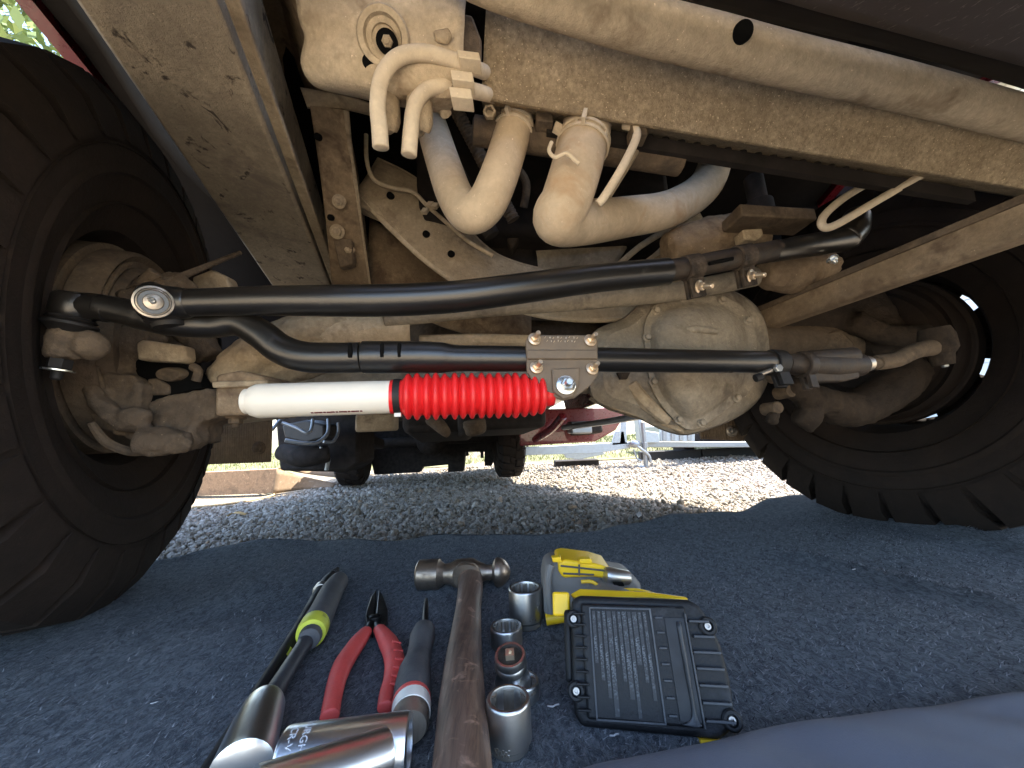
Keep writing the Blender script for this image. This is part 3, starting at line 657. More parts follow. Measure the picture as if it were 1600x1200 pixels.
# ---- steering damper
d0 = P(388, 627, .455); d1 = P(616, 620, .480); d2 = P(868, 617, .515)
dx = (d1 - d0).normalized(); Ld = (d1 - d0).length; Rw = .0205
dmp = part('steering_damper', lathe(d0, dx, [(.003, Rw * .70), (.004, Rw * .86), (.010, Rw * .97), (.014, Rw), (Ld, Rw)], 48), 'white', label='white steering damper tube with a ribbed red boot', smooth=40)
part('damper_eye', lathe(d0, dx, [(-.004, Rw * .66), (-.003, Rw * .72), (.005, Rw * .72)], 24), 'white', dmp)
ex = (d2 - d1).normalized(); Le = (d2 - d1).length
prof = [(-.004, Rw * 1.03), (.010, Rw * 1.03), (.012, Rw * 1.15)]
nr = 16; x0 = .012; x1 = Le - .014
for i in range(nr):
    a = x0 + (x1 - x0) * i / nr; st = (x1 - x0) / nr; k = 1.0 if i < nr - 3 else (.975, .93, .86)[i - nr + 3]
    ro, ri = .0298 * k, .0232 * k
    if i == 0: ro *= .97
    ro *= 1 + .018 * math.sin(i * 2.7); a += st * .06 * math.sin(i * 4.1)
    for f, q in ((.0, 0), (.10, .25), (.22, .72), (.34, .94), (.45, 1.0), (.56, .94), (.68, .72), (.82, .25)): prof.append((a + st * f, ri + (ro - ri) * q))
prof += [(x1 - .001, .0150), (x1 + .003, .0152), (x1 + .010, .0150), (x1 + .0105, .012)]
boot = part('ribbed_boot', lathe(d1, ex, prof, 48), 'red', dmp, label='bright red ribbed rubber boot', smooth=80)
part('strap', lathe(d1 + dx * .0005, dx, [(0, Rw * 1.05), (0, Rw * 1.09), (.008, Rw * 1.09), (.008, Rw * 1.05)], 48), 'blackm', dmp)
part('strap_lock', box(d1 + dx * .006 - Nv * Rw * 1.12 + Vector((0, -.004, 0)), dx * .0045, Vector((0, .003, 0)), Nv * .003), 'steel', dmp, bevel=.0008)
part('damper_rod_eye', join(lathe(d2 - ex * .002 + Vector((0, .012, 0)), Vector((0, 1, 0)), [(-.014, .013), (.014, .013)], 24)), 'white', dmp)
# worn red lettering, only its lower edge still in view
for i in range(13):
    a = -1.05 + .02 * i * .2; t_ = Ld * (.45 + .33 * i / 12); e = (Vector((0, -1, 0)) * math.cos(-1.02) + Nv * math.sin(-1.02 + (.02 if i % 2 else 0)))
    e = (e - dx * e.dot(dx)).normalized(); q = d0 + dx * t_ + e * (Rw + .0002)
    part('letter_mark', box(q, dx * (.0022 if i % 3 else .0014), e.cross(dx) * .0011, e * .0002), 'maroon', dmp)

# ---- track bar under the drag link
part('track_bar', tube(SF([(600, 497, .60), (760, 480, .62), (900, 470, .64), (1060, 455, .665), (1180, 432, .69)]), [.016, .0165, .017, .017, .018], 5, 22), 'tan_grey', label='dusty tan track bar just behind the drag link')

# ---- left frame rail
A0, A1 = P(335, 0, .35), P(515, 446, 1.10); B0, B1 = P(115, 0, .35), P(420, 440, 1.10)
ext = lambda a, b, f: a + (b - a) * f
ra = [ext(A0, A1, -.25), ext(A0, A1, 2.6)]; rb = [ext(B0, B1, -.25), ext(B0, B1, 2.6)]
V = [ra[0], ra[1], rb[1], rb[0]]; V = V + [v + Nv * .17 for v in V]
rail = part('frame_rail', (V, [(0, 1, 2, 3), (7, 6, 5, 4), (0, 4, 5, 1), (1, 5, 6, 2), (2, 6, 7, 3), (3, 7, 4, 0)]), 'tan_rail', bevel=.006, label='broad dusty frame rail with scuffed underside, running back at the left')
A0b, A1b = P(349, 0, .352), P(519, 446, 1.10); A0c, A1c = P(372, 0, .35), P(532, 446, 1.10)
V = [ext(A0b, A1b, -.25), ext(A0b, A1b, 2.6), ext(A0c, A1c, 2.6), ext(A0c, A1c, -.25)]; V = V + [v + Nv * .012 for v in V]
part('rail_lip', (V, [(0, 1, 2, 3), (7, 6, 5, 4), (0, 4, 5, 1), (1, 5, 6, 2), (2, 6, 7, 3), (3, 7, 4, 0)]), 'tan', rail, bevel=.003)
# inner web and tower right of the rail
part('frame_web', sheet(bez([[(372, -40, .56), (430, -40, .60), (490, -40, .50)], [(425, 130, .80), (470, 120, .82), (520, 130, .64)], [(480, 280, 1.05), (520, 270, 1.05), (556, 260, .84)], [(528, 446, 1.35), (552, 446, 1.35), (582, 446, 1.16)]]), 5, 5), 'tan_brown', rail, solid=.006)
tw = part('tower_plate', sheet(bez([[(486, 165, .60), (515, 168, .60), (541, 172, .60)], [(505, 300, .70), (530, 300, .70), (556, 300, .70)], [(520, 450, .86), (548, 450, .86), (578, 450, .86)]]), 4, 6), 'tan_brown', solid=.008, label='upright frame plate with bolts beside the left rail')
part('tower_edge', tube(SF([(541, 172, .598), (548, 240, .65), (557, 300, .70), (566, 370, .77), (578, 450, .86)]), .0045, 4, 8), 'tan', tw)
for (x, y, Y, r) in ((530, 315, .70, .009), (527, 362, .745, .010), (545, 390, .77, .008)): bolt('tower_bolt', P(x, y, Y), Vector((.2, -1, -.5)), r, MT['tan'], tw, .5)
for (x, y, Y) in ((497, 214, .625), (517, 340, .722)): part('hole', lathe(P(x, y, Y), Vector((0, -1, -.5)), [(-.004, .006), (.004, .006)], 16), 'glassy', tw)
part('tower_tab', prism(SF([(520, 375, .75), (548, 372, .75), (552, 412, .78), (530, 418, .78)]), Vector((0, .02, 0))), 'brown', tw, bevel=.003)

# ---- bent support bracket top centre-left
rows = bez([[(462, -60, .37), (540, -60, .365), (640, -60, .37), (726, -60, .38)],
            [(468, 20, .385), (540, 20, .378), (640, 20, .382), (726, 20, .392)],
            [(480, 60, .40), (540, 60, .388), (640, 60, .392), (724, 60, .402)],
            [(474, 100, .412), (545, 105, .398), (640, 108, .402), (722, 110, .412)],
            [(490, 128, .428), (555, 134, .415), (640, 145, .415), (712, 150, .424)],
            [(520, 139, .455), (570, 150, .45), (640, 164, .45), (700, 172, .455)]])
sb = part('support_bracket', sheet(rows, 5, 4), 'tan_pale', solid=.008, label='pale dusty support bracket with a round boss at the top')
nb = Vector((.1, -1, -.75)).normalized()
part('boss', lathe(P(600, 60, .386), nb, [(-.01, .029), (.004, .029), (.008, .027), (.008, .021), (.002, .019), (.001, .0135), (-.006, .012)], 36), 'tan_pale', sb)
part('boss_bore', lathe(P(605, 66, .384), nb, [(-.004, .0115), (.0045, .0115)], 26), 'glassy', sb)
bolt('boss_nut', P(606, 66, .382), nb, .006, MT['tan'], sb, .8, False)
part('hole', lathe(P(578, 98, .396), nb, [(-.002, .0075), (.005, .0075)], 22), 'glassy', sb)
part('bracket_lip', tube(SF([(700, 172, .452), (694, 178, .452), (690, 168, .455)]), .006, 3, 10), 'tan_pale', sb)
part('small_clip', prism(SF([(678, 55, .392), (702, 50, .393), (708, 62, .395), (700, 72, .395), (682, 68, .394)]), Vector((0, -.006, 0))), 'tan', sb, bevel=.002)
for (x, y) in ((700, 162), (690, 172), (606, 185), (652, 190)): part('rubber_bush', blob(P(x, y, .455), .014, (.9, .9, 1.5)), 'tan', sb) if x < 680 else None
part('bracket_skirt', sheet(bez([[(470, 138, .60), (540, 150, .60), (600, 170, .62)], [(480, 168, .60), (545, 172, .62), (600, 185, .64)]]), 4, 3), 'tan', sb, solid=.005)

# ---- upright strip and clips beside the radiator support
st = part('upright_strip', prism(SF([(722, 20, .405), (738, 22, .405), (752, 60, .412), (752, 105, .42), (716, 92, .418), (718, 60, .41)]), Vector((0, .012, 0))), 'brown', bevel=.003)
part('upright_edge', tube(SF([(727, -20, .395), (722, 20, .402), (714, 75, .412)]), .003, 4, 8), 'tan_pale', st)
for (x, y, a, b_) in ((734, 98, 17, 7), (724, 130, 17, 9), (722, 156, 17, 9)):
    part('pipe_clip', box(P(x, y, .405), Uv * M_(a, P(x, y, .4)), Vector((0, .010, 0)), Nv * M_(b_, P(x, y, .4)) + Uv * -.0008), 'pipe', st, bevel=.0012)

# ---- two bent cooler pipes
def pipe(name, pts, r, label, par=truck): return part(name, tube(SF(pts), r, 8, 18), 'pipe', par, label=label, smooth=70)
pipe('cooler_pipe', [(800, 128, .52), (765, 116, .455), (740, 106, .418), (700, 92, .402), (660, 83, .392), (622, 90, .385), (598, 118, .383), (590, 160, .385), (593, 200, .388), (595, 232, .392)], [.0085] * 8 + [.0088, .0088], 'outer of two bent dusty pipes hanging at the top')
pipe('cooler_pipe', [(810, 158, .54), (772, 150, .47), (740, 142, .43), (700, 134, .418), (668, 140, .410), (648, 165, .405), (642, 205, .405), (639, 243, .408)], [.0085] * 6 + [.0088, .0088], 'inner of two bent dusty pipes hanging at the top')
for x, y in ((604, 188), (655, 190)): part('pipe_boot', tube(SF([(x, y - 35, .425), (x, y, .425), (x - 2, y + 12, .428)]), [.015, .0165, .013], 4, 14), 'tan', truck)

# ---- radiator lower tank / crossmember
TLp, TRp, BRp, BLp = P(760, 2, .405), P(1640, 222, .53), P(1640, 300, .575), P(752, 152, .455)
def lerp2(s, t_): return (TLp * (1 - s) + TRp * s) * (1 - t_) + (BLp * (1 - s) + BRp * s) * t_
rows = [[lerp2(s / 8, t_) + Vector((0, .012 * (2 * t_ - 1) ** 2 * 0, 0)) for s in range(-0, 10)] for t_ in (-.55, 0, .3, .6, .92, 1.0)]
rows.append([p + Vector((0, .012, .010)) for p in rows[-1]]); rows.append([p + Vector((0, .05, .03)) for p in rows[-1]])
cross = part('radiator_crossmember', sheet(rows, 3, 4), 'tan_rough', solid=.006, label='wide crossmember caked in tan dust across the top right')
g = []
for i in range(15):
    s = (i + .5) / 22; q = lerp2(s * .62 + .26, 1.0) + Vector((0, .045, .010)); g.append(lathe(q, Vector((0, 0, -1)), [(-.01, .0085), (.006, .008), (.009, .005)], 12))
part('finned_lip', join(*g, prism([lerp2(.1, 1.0) + Vector((0, .035, .015)), lerp2(.9, 1.0) + Vector((0, .035, .015)), lerp2(.9, 1.0) + Vector((0, .035, -.006)), lerp2(.1, 1.0) + Vector((0, .035, -.006))], Vector((0, .012, 0)))), 'dark', cross)
# small bosses along the tank edge above the hoses
for (x, y) in ((770, 178), (850, 192), (925, 208), (995, 212)): part('tank_tab', box(P(x, y, .50), Uv * .012, Vector((0, .012, 0)), Nv * .008), 'brown', cross, bevel=.002)
part('tank_edge', tube([lerp2(s, 1.03) + Vector((0, .06, .004)) for s in (-.02, .1, .2, .34)], .020, 4, 14), 'brown', cross)
part('square_nut', join(lathe(P(765, 178, .475), Vector((0, -1, -.3)), [(0, .0085), (.008, .0085), (.008, .0055), (.001, .005)], 6)), 'tan', cross)

# ---- upper round beam and bumper
beam = part('bumper_beam', tube(SF([(700, -70, .345), (800, -26, .355), (1000, 36, .375), (1200, 88, .405), (1400, 134, .445), (1600, 186, .49), (1750, 225, .53)]), [.0265, .0265, .0265, .0255, .025, .0245, .0245], 5, 26), 'tan_pale', label='rounded dusty beam along the upper right')
q = P(1158, 52, .372); part('beam_hole', lathe(q, Vector((-.1, -1, -.62)), [(-.012, .0105), (.005, .0105)], 24), 'glassy', beam)
rows = bez([[(820, -60, .315), (1000, -20, .325), (1200, 30, .345), (1420, 82, .385), (1640, 148, .43)], [(900, -90, .27), (1040, -52, .28), (1220, -10, .295), (1440, 50, .325), (1660, 112, .37)]])
bump_ = part('bumper_cover', sheet(rows, 4, 3), 'dark', solid=.004)
rows = bez([[(1000, -90, .272), (1180, -16, .285), (1420, 52, .318), (1680, 122, .368)], [(1100, -220, .2), (1300, -140, .21), (1500, -60, .235), (1760, 10, .29)], [(1300, -420, .13), (1500, -320, .145), (1700, -220, .17), (1950, -120, .22)]])
MT['scratched'] = None
def scratch():
    mt, t, b = _nodes('scratched_plastic'); v = pos(t, (1, 1, 1), (.2, .4, .9)); v2 = pos(t, (16, 2.2, 5), (.1, .3, -.75))
    c = mixc(t, ramp(t, nz(t, 26, 5, .6, v2, .4), [(.62, 0), (.68, .8)]), mixc(t, nz(t, 30, 5, .6, v), (.075, .062, .060), (.11, .092, .088)), (.34, .30, .27))
    t.links.new(c, b.inputs['Base Color']); b.inputs['Roughness'].default_value = .6; bump(t, b, nz(t, 260, 3, .6, v), .3, .001); return mt
MT['scratched'] = scratch()
part('bumper_valance', sheet(rows, 5, 4), 'scratched', bump_, solid=.004, label='dark scuffed plastic valance in the top right corner')

# ---- radiator hoses
def hose(pts, rad, label):
    return part('radiator_hose', tube(SF(pts), rad, 8, 30), 'hose', truck, label=label, smooth=70)
h1 = hose([(812, 165, .515), (805, 190, .512), (794, 232, .508), (776, 285, .505), (757, 322, .508), (733, 334, .520), (712, 308, .545), (696, 265, .575), (680, 215, .615), (660, 150, .68)], [.0255, .0255, .0262, .0270, .0275, .0275, .0275, .0275, .0275, .0275], 'narrower dusty radiator hose bending back up in a sharp V')
h2 = hose([(918, 190, .515), (913, 215, .512), (900, 265, .505), (884, 315, .505), (872, 342, .512), (905, 348, .56), (975, 340, .64), (1050, 325, .70), (1105, 285, .76), (1125, 220, .84)], [.0355, .0355, .0355, .0352, .035, .034, .034, .034, .034, .034], 'thicker dusty radiator hose with a spring clamp near its top')
def spring_clamp(c, d, r, par, tabs):
    d = d.normalized(); g = []
    for o_ in (-.005, .005): g.append(lathe(c + d * (o_ - .002), d, [(0, r), (0, r + .0022), (.004, r + .0022), (.004, r)], 30, caps=False))
    x, y, _ = frame_of(d)
    for k in range(5):
        a = k * 2 * math.pi / 5 + .4; e = x * math.cos(a) + y * math.sin(a); g.append(box(c + e * (r + .001), d * .005, e.cross(d) * .002, e * .0012))
    for e in tabs:
        e = (e - d * e.dot(d)).normalized(); g.append(box(c + e * (r + .006), d * .008, e.cross(d) * .0025, e * .006))
    return part('hose_clamp', join(*g), 'pipe', par, smooth=40)
spring_clamp(P(803, 200, .512), P(794, 232, .508) - P(805, 190, .512), .0262, h1, [Vector((-1, -.3, .2)), Vector((-.3, -1, -.1))])
spring_clamp(P(911, 225, .510), P(900, 265, .505) - P(913, 215, .512), .0360, h2, [Vector((-1, -.4, .0)), Vector((-.2, -1, -.1))])
part('cable', tube(SF([(862, 222, .462), (858, 236, .46), (868, 246, .458), (885, 240, .455), (900, 252, .452), (905, 256, .452)]), .0026, 5, 8), 'pipe', h2)
# slim drain pipes
pipe('drain_pipe', [(975, 196, .50), (990, 200, .492), (994, 216, .488), (972, 262, .49), (945, 306, .497), (934, 319, .50)], .0058, 'slim dusty drain pipe hanging beside the thick hose')
part('drain_pipe', tube(SF([(1000, 222, .53), (985, 250, .53), (950, 306, .53)]), .0055, 5, 12), 'tan', truck)
pipe('hook_pipe', [(1450, 268, .59), (1420, 285, .585), (1360, 320, .58), (1305, 352, .578), (1286, 354, .580), (1287, 338, .585), (1315, 312, .60), (1350, 290, .62), (1375, 276, .64)], .0060, 'thin bent hook pipe hanging at the right')

# ---- engine crossmember (the hanging curve) and what lies behind it
top = [(590, 248, .80), (645, 276, .80), (700, 322, .80), (755, 382, .80), (800, 408, .80), (870, 424, .80), (960, 428, .81), (1020, 400, .83), (1062, 352, .85), (1085, 320, .87)]
bot = [(556, 300, .76), (605, 352, .76), (670, 412, .76), (740, 458, .76), (800, 482, .76), (870, 497, .76), (960, 499, .77), (1030, 478, .80), (1085, 438, .83), (1130, 400, .86)]
mid = [((a[0] + b[0]) / 2, (a[1] + b[1]) / 2 + 2, (a[2] + b[2]) / 2 - .012) for a, b in zip(top, bot)]
ecm = part('engine_crossmember', sheet(bez([top, mid, bot]), 5, 5), 'tan', solid=.008, label='curved dusty crossmember hanging below the engine', smooth=50)
part('crossmember_lip', tube(SF(bot), .0055, 6, 8), 'tan_pale', ecm)
part('crossmember_lip', tube(SF([(x, y, Y - .002) for x, y, Y in top]), .0035, 6, 8), 'tan', ecm)
part('crossmember_foot', prism(SF([(548, 300, .755), (570, 306, .755), (592, 322, .755), (600, 338, .755), (580, 330, .755), (556, 320, .755)]), Vector((0, .04, 0))), 'tan', ecm, bevel=.003)
for (x, y) in ((610, 306), (666, 366), (705, 397)):
    part('hole', lathe(P(x, y, .757), Vector((0, -1, -.35)), [(-.006, .0072), (.004, .0072)], 20), 'glassy', ecm)
part('brake_line', tube(SF([(572, 210, .72), (573, 250, .72), (584, 280, .725), (612, 293, .735), (645, 300, .74), (668, 322, .742), (700, 350, .745), (730, 376, .75), (770, 400, .755)]), .0042, 6, 10), 'tan_pale', ecm)
for (x, y) in ((664, 330), (672, 320), (680, 322)): part('line_clip', box(P(x, y, .735), Uv * .0055, Vector((0, .006, 0)), (Nv + Uv * .6) * .005), 'tan_pale', ecm, bevel=.001)
part('spring_pad', sheet(bez([[(578, 340, .90), (640, 380, .90), (720, 430, .92), (830, 480, .94)], [(576, 400, .90), (640, 430, .90), (720, 470, .92), (830, 510, .94)], [(576, 470, .90), (640, 490, .90), (720, 520, .92), (830, 540, .94)]]), 4, 4), 'tan_brown', truck, solid=.006)
part('skid_plate', sheet(bez([[(640, 480, 1.05), (800, 500, 1.05), (960, 500, 1.05)], [(640, 560, 1.05), (800, 565, 1.05), (960, 565, 1.05)]]), 3, 3), 'brown', truck, solid=.006)
op = part('oil_pan', prism(SF([(798, 366, .88), (848, 345, .88), (1010, 350, .88), (985, 380, .88), (955, 428, .88), (790, 424, .88)]), Vector((0, .35, .02))), 'tan_grey', bevel=.012, label='dusty oil pan behind the hoses')
part('pan_seam', tube(SF([(800, 400, .872), (825, 340, .872)]), .004, 3, 8), 'brown_dark', op)
eng = part('engine_block', join(box(T(.02, .45, .48), Uv * .30, Vv * .42, Nv * .20), box(T(-.10, .30, .30), Uv * .10, Vv * .2, Nv * .1), box(T(.25, .35, .28), Uv * .12, Vv * .2, Nv * .12)), 'dark', bevel=.02)
part('radiator_panel', box(T(.02, -.30, .72), Uv * .42, Vv * .03, Nv * .28), 'dark', truck)
part('wiring_conduit', lathe(P(712, 170, .62), P(790, 320, .66) - P(712, 170, .62), [(i * .0035, .0125 if i % 2 else .0108) for i in range(62)], 16), 'brown', truck)
part('lower_hose', tube(SF([(668, 190, .70), (720, 280, .70), (770, 370, .72)]), .016, 5, 16), 'dark', truck)
part('fan_shroud', prism(SF([(760, 300, .82), (830, 250, .82), (852, 300, .82), (800, 390, .82)]), Vector((0, .04, 0))), 'brown_dark', truck, bevel=.006)
part('bypass_tube', tube(SF([(800, 255, .70), (822, 285, .70), (818, 325, .72)]), .008, 5, 12), 'brown', truck)
part('stay_bar', tube(SF([(955, 425, .845), (1000, 385, .835), (1055, 352, .825)]), .007, 3, 10), 'tan', truck)
# steering gear and the lumps around it
gear = casting('steering_gear', [tube(SF([(1040, 395, .72), (1110, 375, .72), (1190, 365, .73)]), [.035, .045, .04], 4, 16),
    tube(SF([(1190, 425, .68), (1240, 428, .69), (1300, 410, .70)]), [.026, .036, .024], 4, 16), blob(P(1235, 435, .69), .034, (1.1, .8, .8)),
    tube(SF([(1000, 430, .78), (1080, 400, .78), (1170, 370, .80)]), [.02, .03, .03], 4, 12)], MT['tan_brown'], truck, .0055)
gear['label'] = 'dusty cast steering gear behind the adjuster sleeve'
part('gear_mount', box(P(1200, 345, .66), Uv * .075, Vector((0, .03, 0)), Nv * .011), 'brown', gear, bevel=.003)
part('gear_nut', prism(SF([(1160, 358, .645), (1192, 356, .645), (1194, 368, .645), (1184, 376, .645), (1164, 374, .645)]), Vector((0, .03, 0))), 'tan', gear, bevel=.003)
part('pump_body', lathe(P(1185, 318, .74), Vector((0, .1, 1)), [(-.03, .026), (.0, .026), (.005, .018), (.06, .018)], 20), 'dark', truck)
# arm reaching forward at the right
a0 = P(1188, 502, .80); a1 = P(1600, 345, .44); dr = (a1 - a0).normalized(); a1 = a0 + dr * ((a1 - a0).length + .18)
sidev = dr.cross(Nv).normalized(); upv = sidev.cross(dr).normalized()
arm = part('radius_arm', box((a0 + a1) / 2, dr * ((a1 - a0).length / 2), sidev * .016, upv * .024), 'tan_brown', bevel=.005, label='dusty square arm running forward to the right edge')
part('arm_rib', box((a0 + a1) / 2 + sidev * .017 + upv * .020, dr * ((a1 - a0).length / 2 - .01), sidev * .003, upv * .005), 'brown', arm, bevel=.001)
part('arm_pivot', blob(a0 + Vector((-.005, .02, .01)), .034, (1.2, .7, .8)), 'tan', arm)

# ---- dark structure overhead: body, floor, wheel liners
def side(u, name):
    arc = lambda vc, r, w0: [(vc - r * math.cos(math.pi * i / 12), w0 + r * math.sin(math.pi * i / 12)) for i in range(13)]
    o = [(-.80, .06)] + arc(0, .64 if u < 0 else .54, .06) + [(.66, .20), (3.0, .20)] + arc(3.62, .55, .05) + [(4.9, .05), (4.9, .85), (3.0, .85), (2.85, .9), (2.5, 1.45), (1.3, 1.45), (.85, .9), (-.80, .78)]
    return part(name, prism([T(u, v, w_) for v, w_ in o], Uv * (.03 if u > 0 else -.03)), 'maroon', truck)
side(HW + .26, 'body_side'); side(-HW - .26, 'body_side')
part('running_board', box(T(HW + .17, 2.6, .0), Uv * .10, Vv * .4, Nv * .045), 'dark', truck, bevel=.02)
part('running_board', box(T(-HW - .17, 2.5, -.01), Uv * .10, Vv * .5, Nv * .045), 'dark', truck, bevel=.02)
part('dark_backdrop', prism(SF([(428, 640, 2.5), (560, 640, 2.5), (560, 725, 2.5), (540, 738, 2.5), (436, 736, 2.5)]), Vector((0, .3, 0))), 'dark', truck, bevel=.02)  # dark block added as a shade backdrop behind the step tubes
part('quarter_panel', prism(SF([(812, 640, 3.3), (985, 636, 3.3), (962, 672, 3.3), (930, 690, 3.3), (812, 697, 3.3)]), Vector((0, .05, 0))), 'maroon', truck, bevel=.01)
part('bonnet_lining', box(T(0, .1, .775), Uv * (HW + .22), Vv * .72, Nv * .003), 'dark', truck)
for s_ in (-1, 1): part('side_lining', box(T(s_ * (HW + .245), 0, .752), Uv * .004, Vv * .60, Nv * .03), 'dark', truck)
part('floor_pan', box(T(0, 2.9, .36), Uv * (HW + .22), Vv * 2.0, Nv * .02), 'dark', truck)
part('bonnet', box(T(0, .15, .80), Uv * (HW + .24), Vv * .82, Nv * .02), 'maroon', truck)
part('cab', box(T(0, 1.9, 1.0), Uv * (HW + .2), Vv * 1.0, Nv * .42), 'maroon', truck, bevel=.05)
part('load_bed', box(T(0, 3.95, .62), Uv * (HW + .2), Vv * .92, Nv * .2), 'maroon', truck)
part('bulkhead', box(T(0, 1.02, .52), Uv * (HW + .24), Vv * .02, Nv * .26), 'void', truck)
part('front_bumper', box(T(0, -.72, .36), Uv * (HW + .24), Vv * .10, Nv * .16), 'plastic', truck, bevel=.03)
for u0, u1 in ((.06, HW + .24), (-HW - .24, -.72)): part('light_baffle', sheet([[T(u0 + (u1 - u0) * f, -.80 + .05 * f * f, .24), T(u0 + (u1 - u0) * f, -.82 + .05 * f * f, .02), T(u0 + (u1 - u0) * f, -.80 + .05 * f * f, -.22)] for f in (0, .33, .66, 1)], 3, 3), 'plastic', truck, solid=.006)  # unseen panels added behind the camera to block light from the front
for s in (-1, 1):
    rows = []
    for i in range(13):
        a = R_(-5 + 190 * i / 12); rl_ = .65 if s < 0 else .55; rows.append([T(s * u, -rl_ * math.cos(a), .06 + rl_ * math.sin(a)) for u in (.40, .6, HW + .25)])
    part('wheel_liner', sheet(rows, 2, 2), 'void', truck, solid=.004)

MT['grey_dark'] = paint('dark_cast', (.035, .034, .033), .6, .2, .5, .3, 60, .2)
MT['flap'] = dust('dusty_flap', (.34, .26, .18), (.22, .165, .115))
part('shade_panel', sheet(bez([[(10, -90, .60), (90, -90, .46), (150, -60, .40)], [(120, 60, .80), (190, 70, .62), (230, 80, .50)], [(250, 260, 1.05), (300, 260, .90), (330, 260, .75)], [(330, 345, 1.25), (365, 352, 1.15), (385, 380, 1.0)]]), 3, 3), 'void', truck, solid=.004)  # near-black sheet added to shade the gap between tyre and rail
part('shade_panel', sheet(bez([[(960, 120, 1.15), (1200, 160, 1.2), (1420, 220, 1.15), (1480, 240, .95)], [(960, 260, 1.15), (1200, 270, 1.2), (1400, 290, 1.15), (1450, 300, .95)], [(960, 400, 1.15), (1200, 400, 1.2), (1340, 400, 1.15), (1400, 395, .95)]]), 3, 3), 'void', truck, solid=.004)  # near-black sheet added to cover a pale gap with shade
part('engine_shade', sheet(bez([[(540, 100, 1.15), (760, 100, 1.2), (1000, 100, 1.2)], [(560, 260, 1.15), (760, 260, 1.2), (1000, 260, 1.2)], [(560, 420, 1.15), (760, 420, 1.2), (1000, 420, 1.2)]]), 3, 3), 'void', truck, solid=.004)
# ---- mud flaps behind the front wheels
def flap(c00, c10, c01, c11, n, name='mud_flap', label=None):
    c00, c10, c01, c11 = [P(*q) for q in (c00, c10, c01, c11)]; V = []; m_ = n * 4
    for t_ in (0, 1):
        for i in range(m_ + 1):
            s = i / m_; p = (c00 * (1 - s) + c10 * s) * (1 - t_) + (c01 * (1 - s) + c11 * s) * t_
            V.append(p + Vector((0, .004 if (i % 4) in (0, 3) else -.004, 0)))
    Fc = [(i, i + 1, m_ + 2 + i, m_ + 1 + i) for i in range(m_)]
    return part(name, (V, Fc), 'flap', truck, label, smooth=20, solid=.003)
mf = flap((285, 640, 1.02), (425, 640, 1.04), (285, 727, 1.02), (422, 722, 1.04), 38, label='ribbed dusty mud flap behind the left front wheel')
bolt('flap_bolt', P(405, 700, 1.025), Vector((0, -1, 0)), .012, MT['brown'], mf, .3)
mf = flap((1090, 640, 1.25), (1180, 640, 1.28), (1095, 686, 1.25), (1182, 690, 1.28), 22, label='ribbed mud flap behind the right front wheel')
bolt('flap_bolt', P(1143, 674, 1.25), Vector((0, -1, 0)), .012, MT['steel'], mf, .3)

# ---- rear of the truck under the body
rl = P(553, 757, 4.2); rr_ = P(795, 744, 4.2)
for q, lab in ((rl, 'left rear tyre seen far back under the truck'), (rr_, 'right rear tyre seen far back under the truck')):
    c = Vector((q.x, q.y, q.z + .40)); rt = part('rear_tyre', tyre_geo(c - Uv * .12, Uv, .405, .24, 26), 'tyre', truck, lab)
    part('rim', lathe(c - Uv * .10, Uv, [(0, .21), (.05, .12), (.1, .1), (.15, .12), (.2, .21)], 32), 'dark', rt)
part('rear_bumper', box(T(0, 4.75, .16), Uv * .9, Vv * .06, Nv * .14), 'dark', truck)
part('spare_wheel', lathe(T(-.05, 4.35, .12), Nv, [(-.12, .12), (-.12, .32), (-.09, .38), (.06, .38), (.10, .30)], 36), 'tyre', truck, smooth=40)
part('tow_frame', prism([P(x, y, 4.45) for x, y in ((575, 660), (780, 652), (782, 700), (768, 728), (757, 728), (757, 706), (727, 706), (724, 736), (700, 738), (700, 726), (660, 730), (655, 738), (585, 742), (580, 720))], Vector((0, .12, 0))), 'dark', truck)
cr = (rl + rr_) / 2 + Nv * .42
ra_ = part('rear_axle', join(tube([rl + Nv * .42, cr, rr_ + Nv * .42], .05, 4, 16), blob(cr, .16, (1, .8, 1))), 'dark', truck)
part('fuel_tank', box(T(-.25, 2.0, .10), Uv * .22, Vv * .55, Nv * .14), 'dark', truck, bevel=.04)
part('transfer_case', box(T(.05, 1.45, .12), Uv * .22, Vv * .28, Nv * .18), 'dark', truck, bevel=.03)
part('propshaft', tube([T(.05, 1.6, .12), T(.0, 2.6, .08), cr], .045, 3, 14), 'dark', truck)
part('rear_crossmember', box(T(0, 2.75, .13), Uv * .55, Vv * .05, Nv * .07), 'brown_dark', truck, bevel=.01)
part('hitch_bar', box(T(0, 4.7, .02), Uv * .50, Vv * .05, Nv * .05), 'dark', truck)
part('hitch_receiver', box(T(.0, 4.7, -.09), Uv * .05, Vv * .06, Nv * .05), 'dark', truck)
for s in (-.32, .22): part('spare_hanger', box(T(s, 4.5, -.08), Uv * .02, Vv * .03, Nv * .10), 'dark', truck)
part('transmission_bracket', box(P(590, 660, 1.5), Uv * .07, Vector((0, .04, 0)), Nv * .035), 'tan', truck, bevel=.01)
casting('exhaust_hanger', [tube(SF([(670, 650, 1.4), (690, 668, 1.4), (702, 682, 1.4)]), [.03, .025, .015], 3, 10), tube(SF([(740, 655, 1.5), (745, 680, 1.5)]), [.05, .04], 3, 12)], MT['brown'], truck, .01)
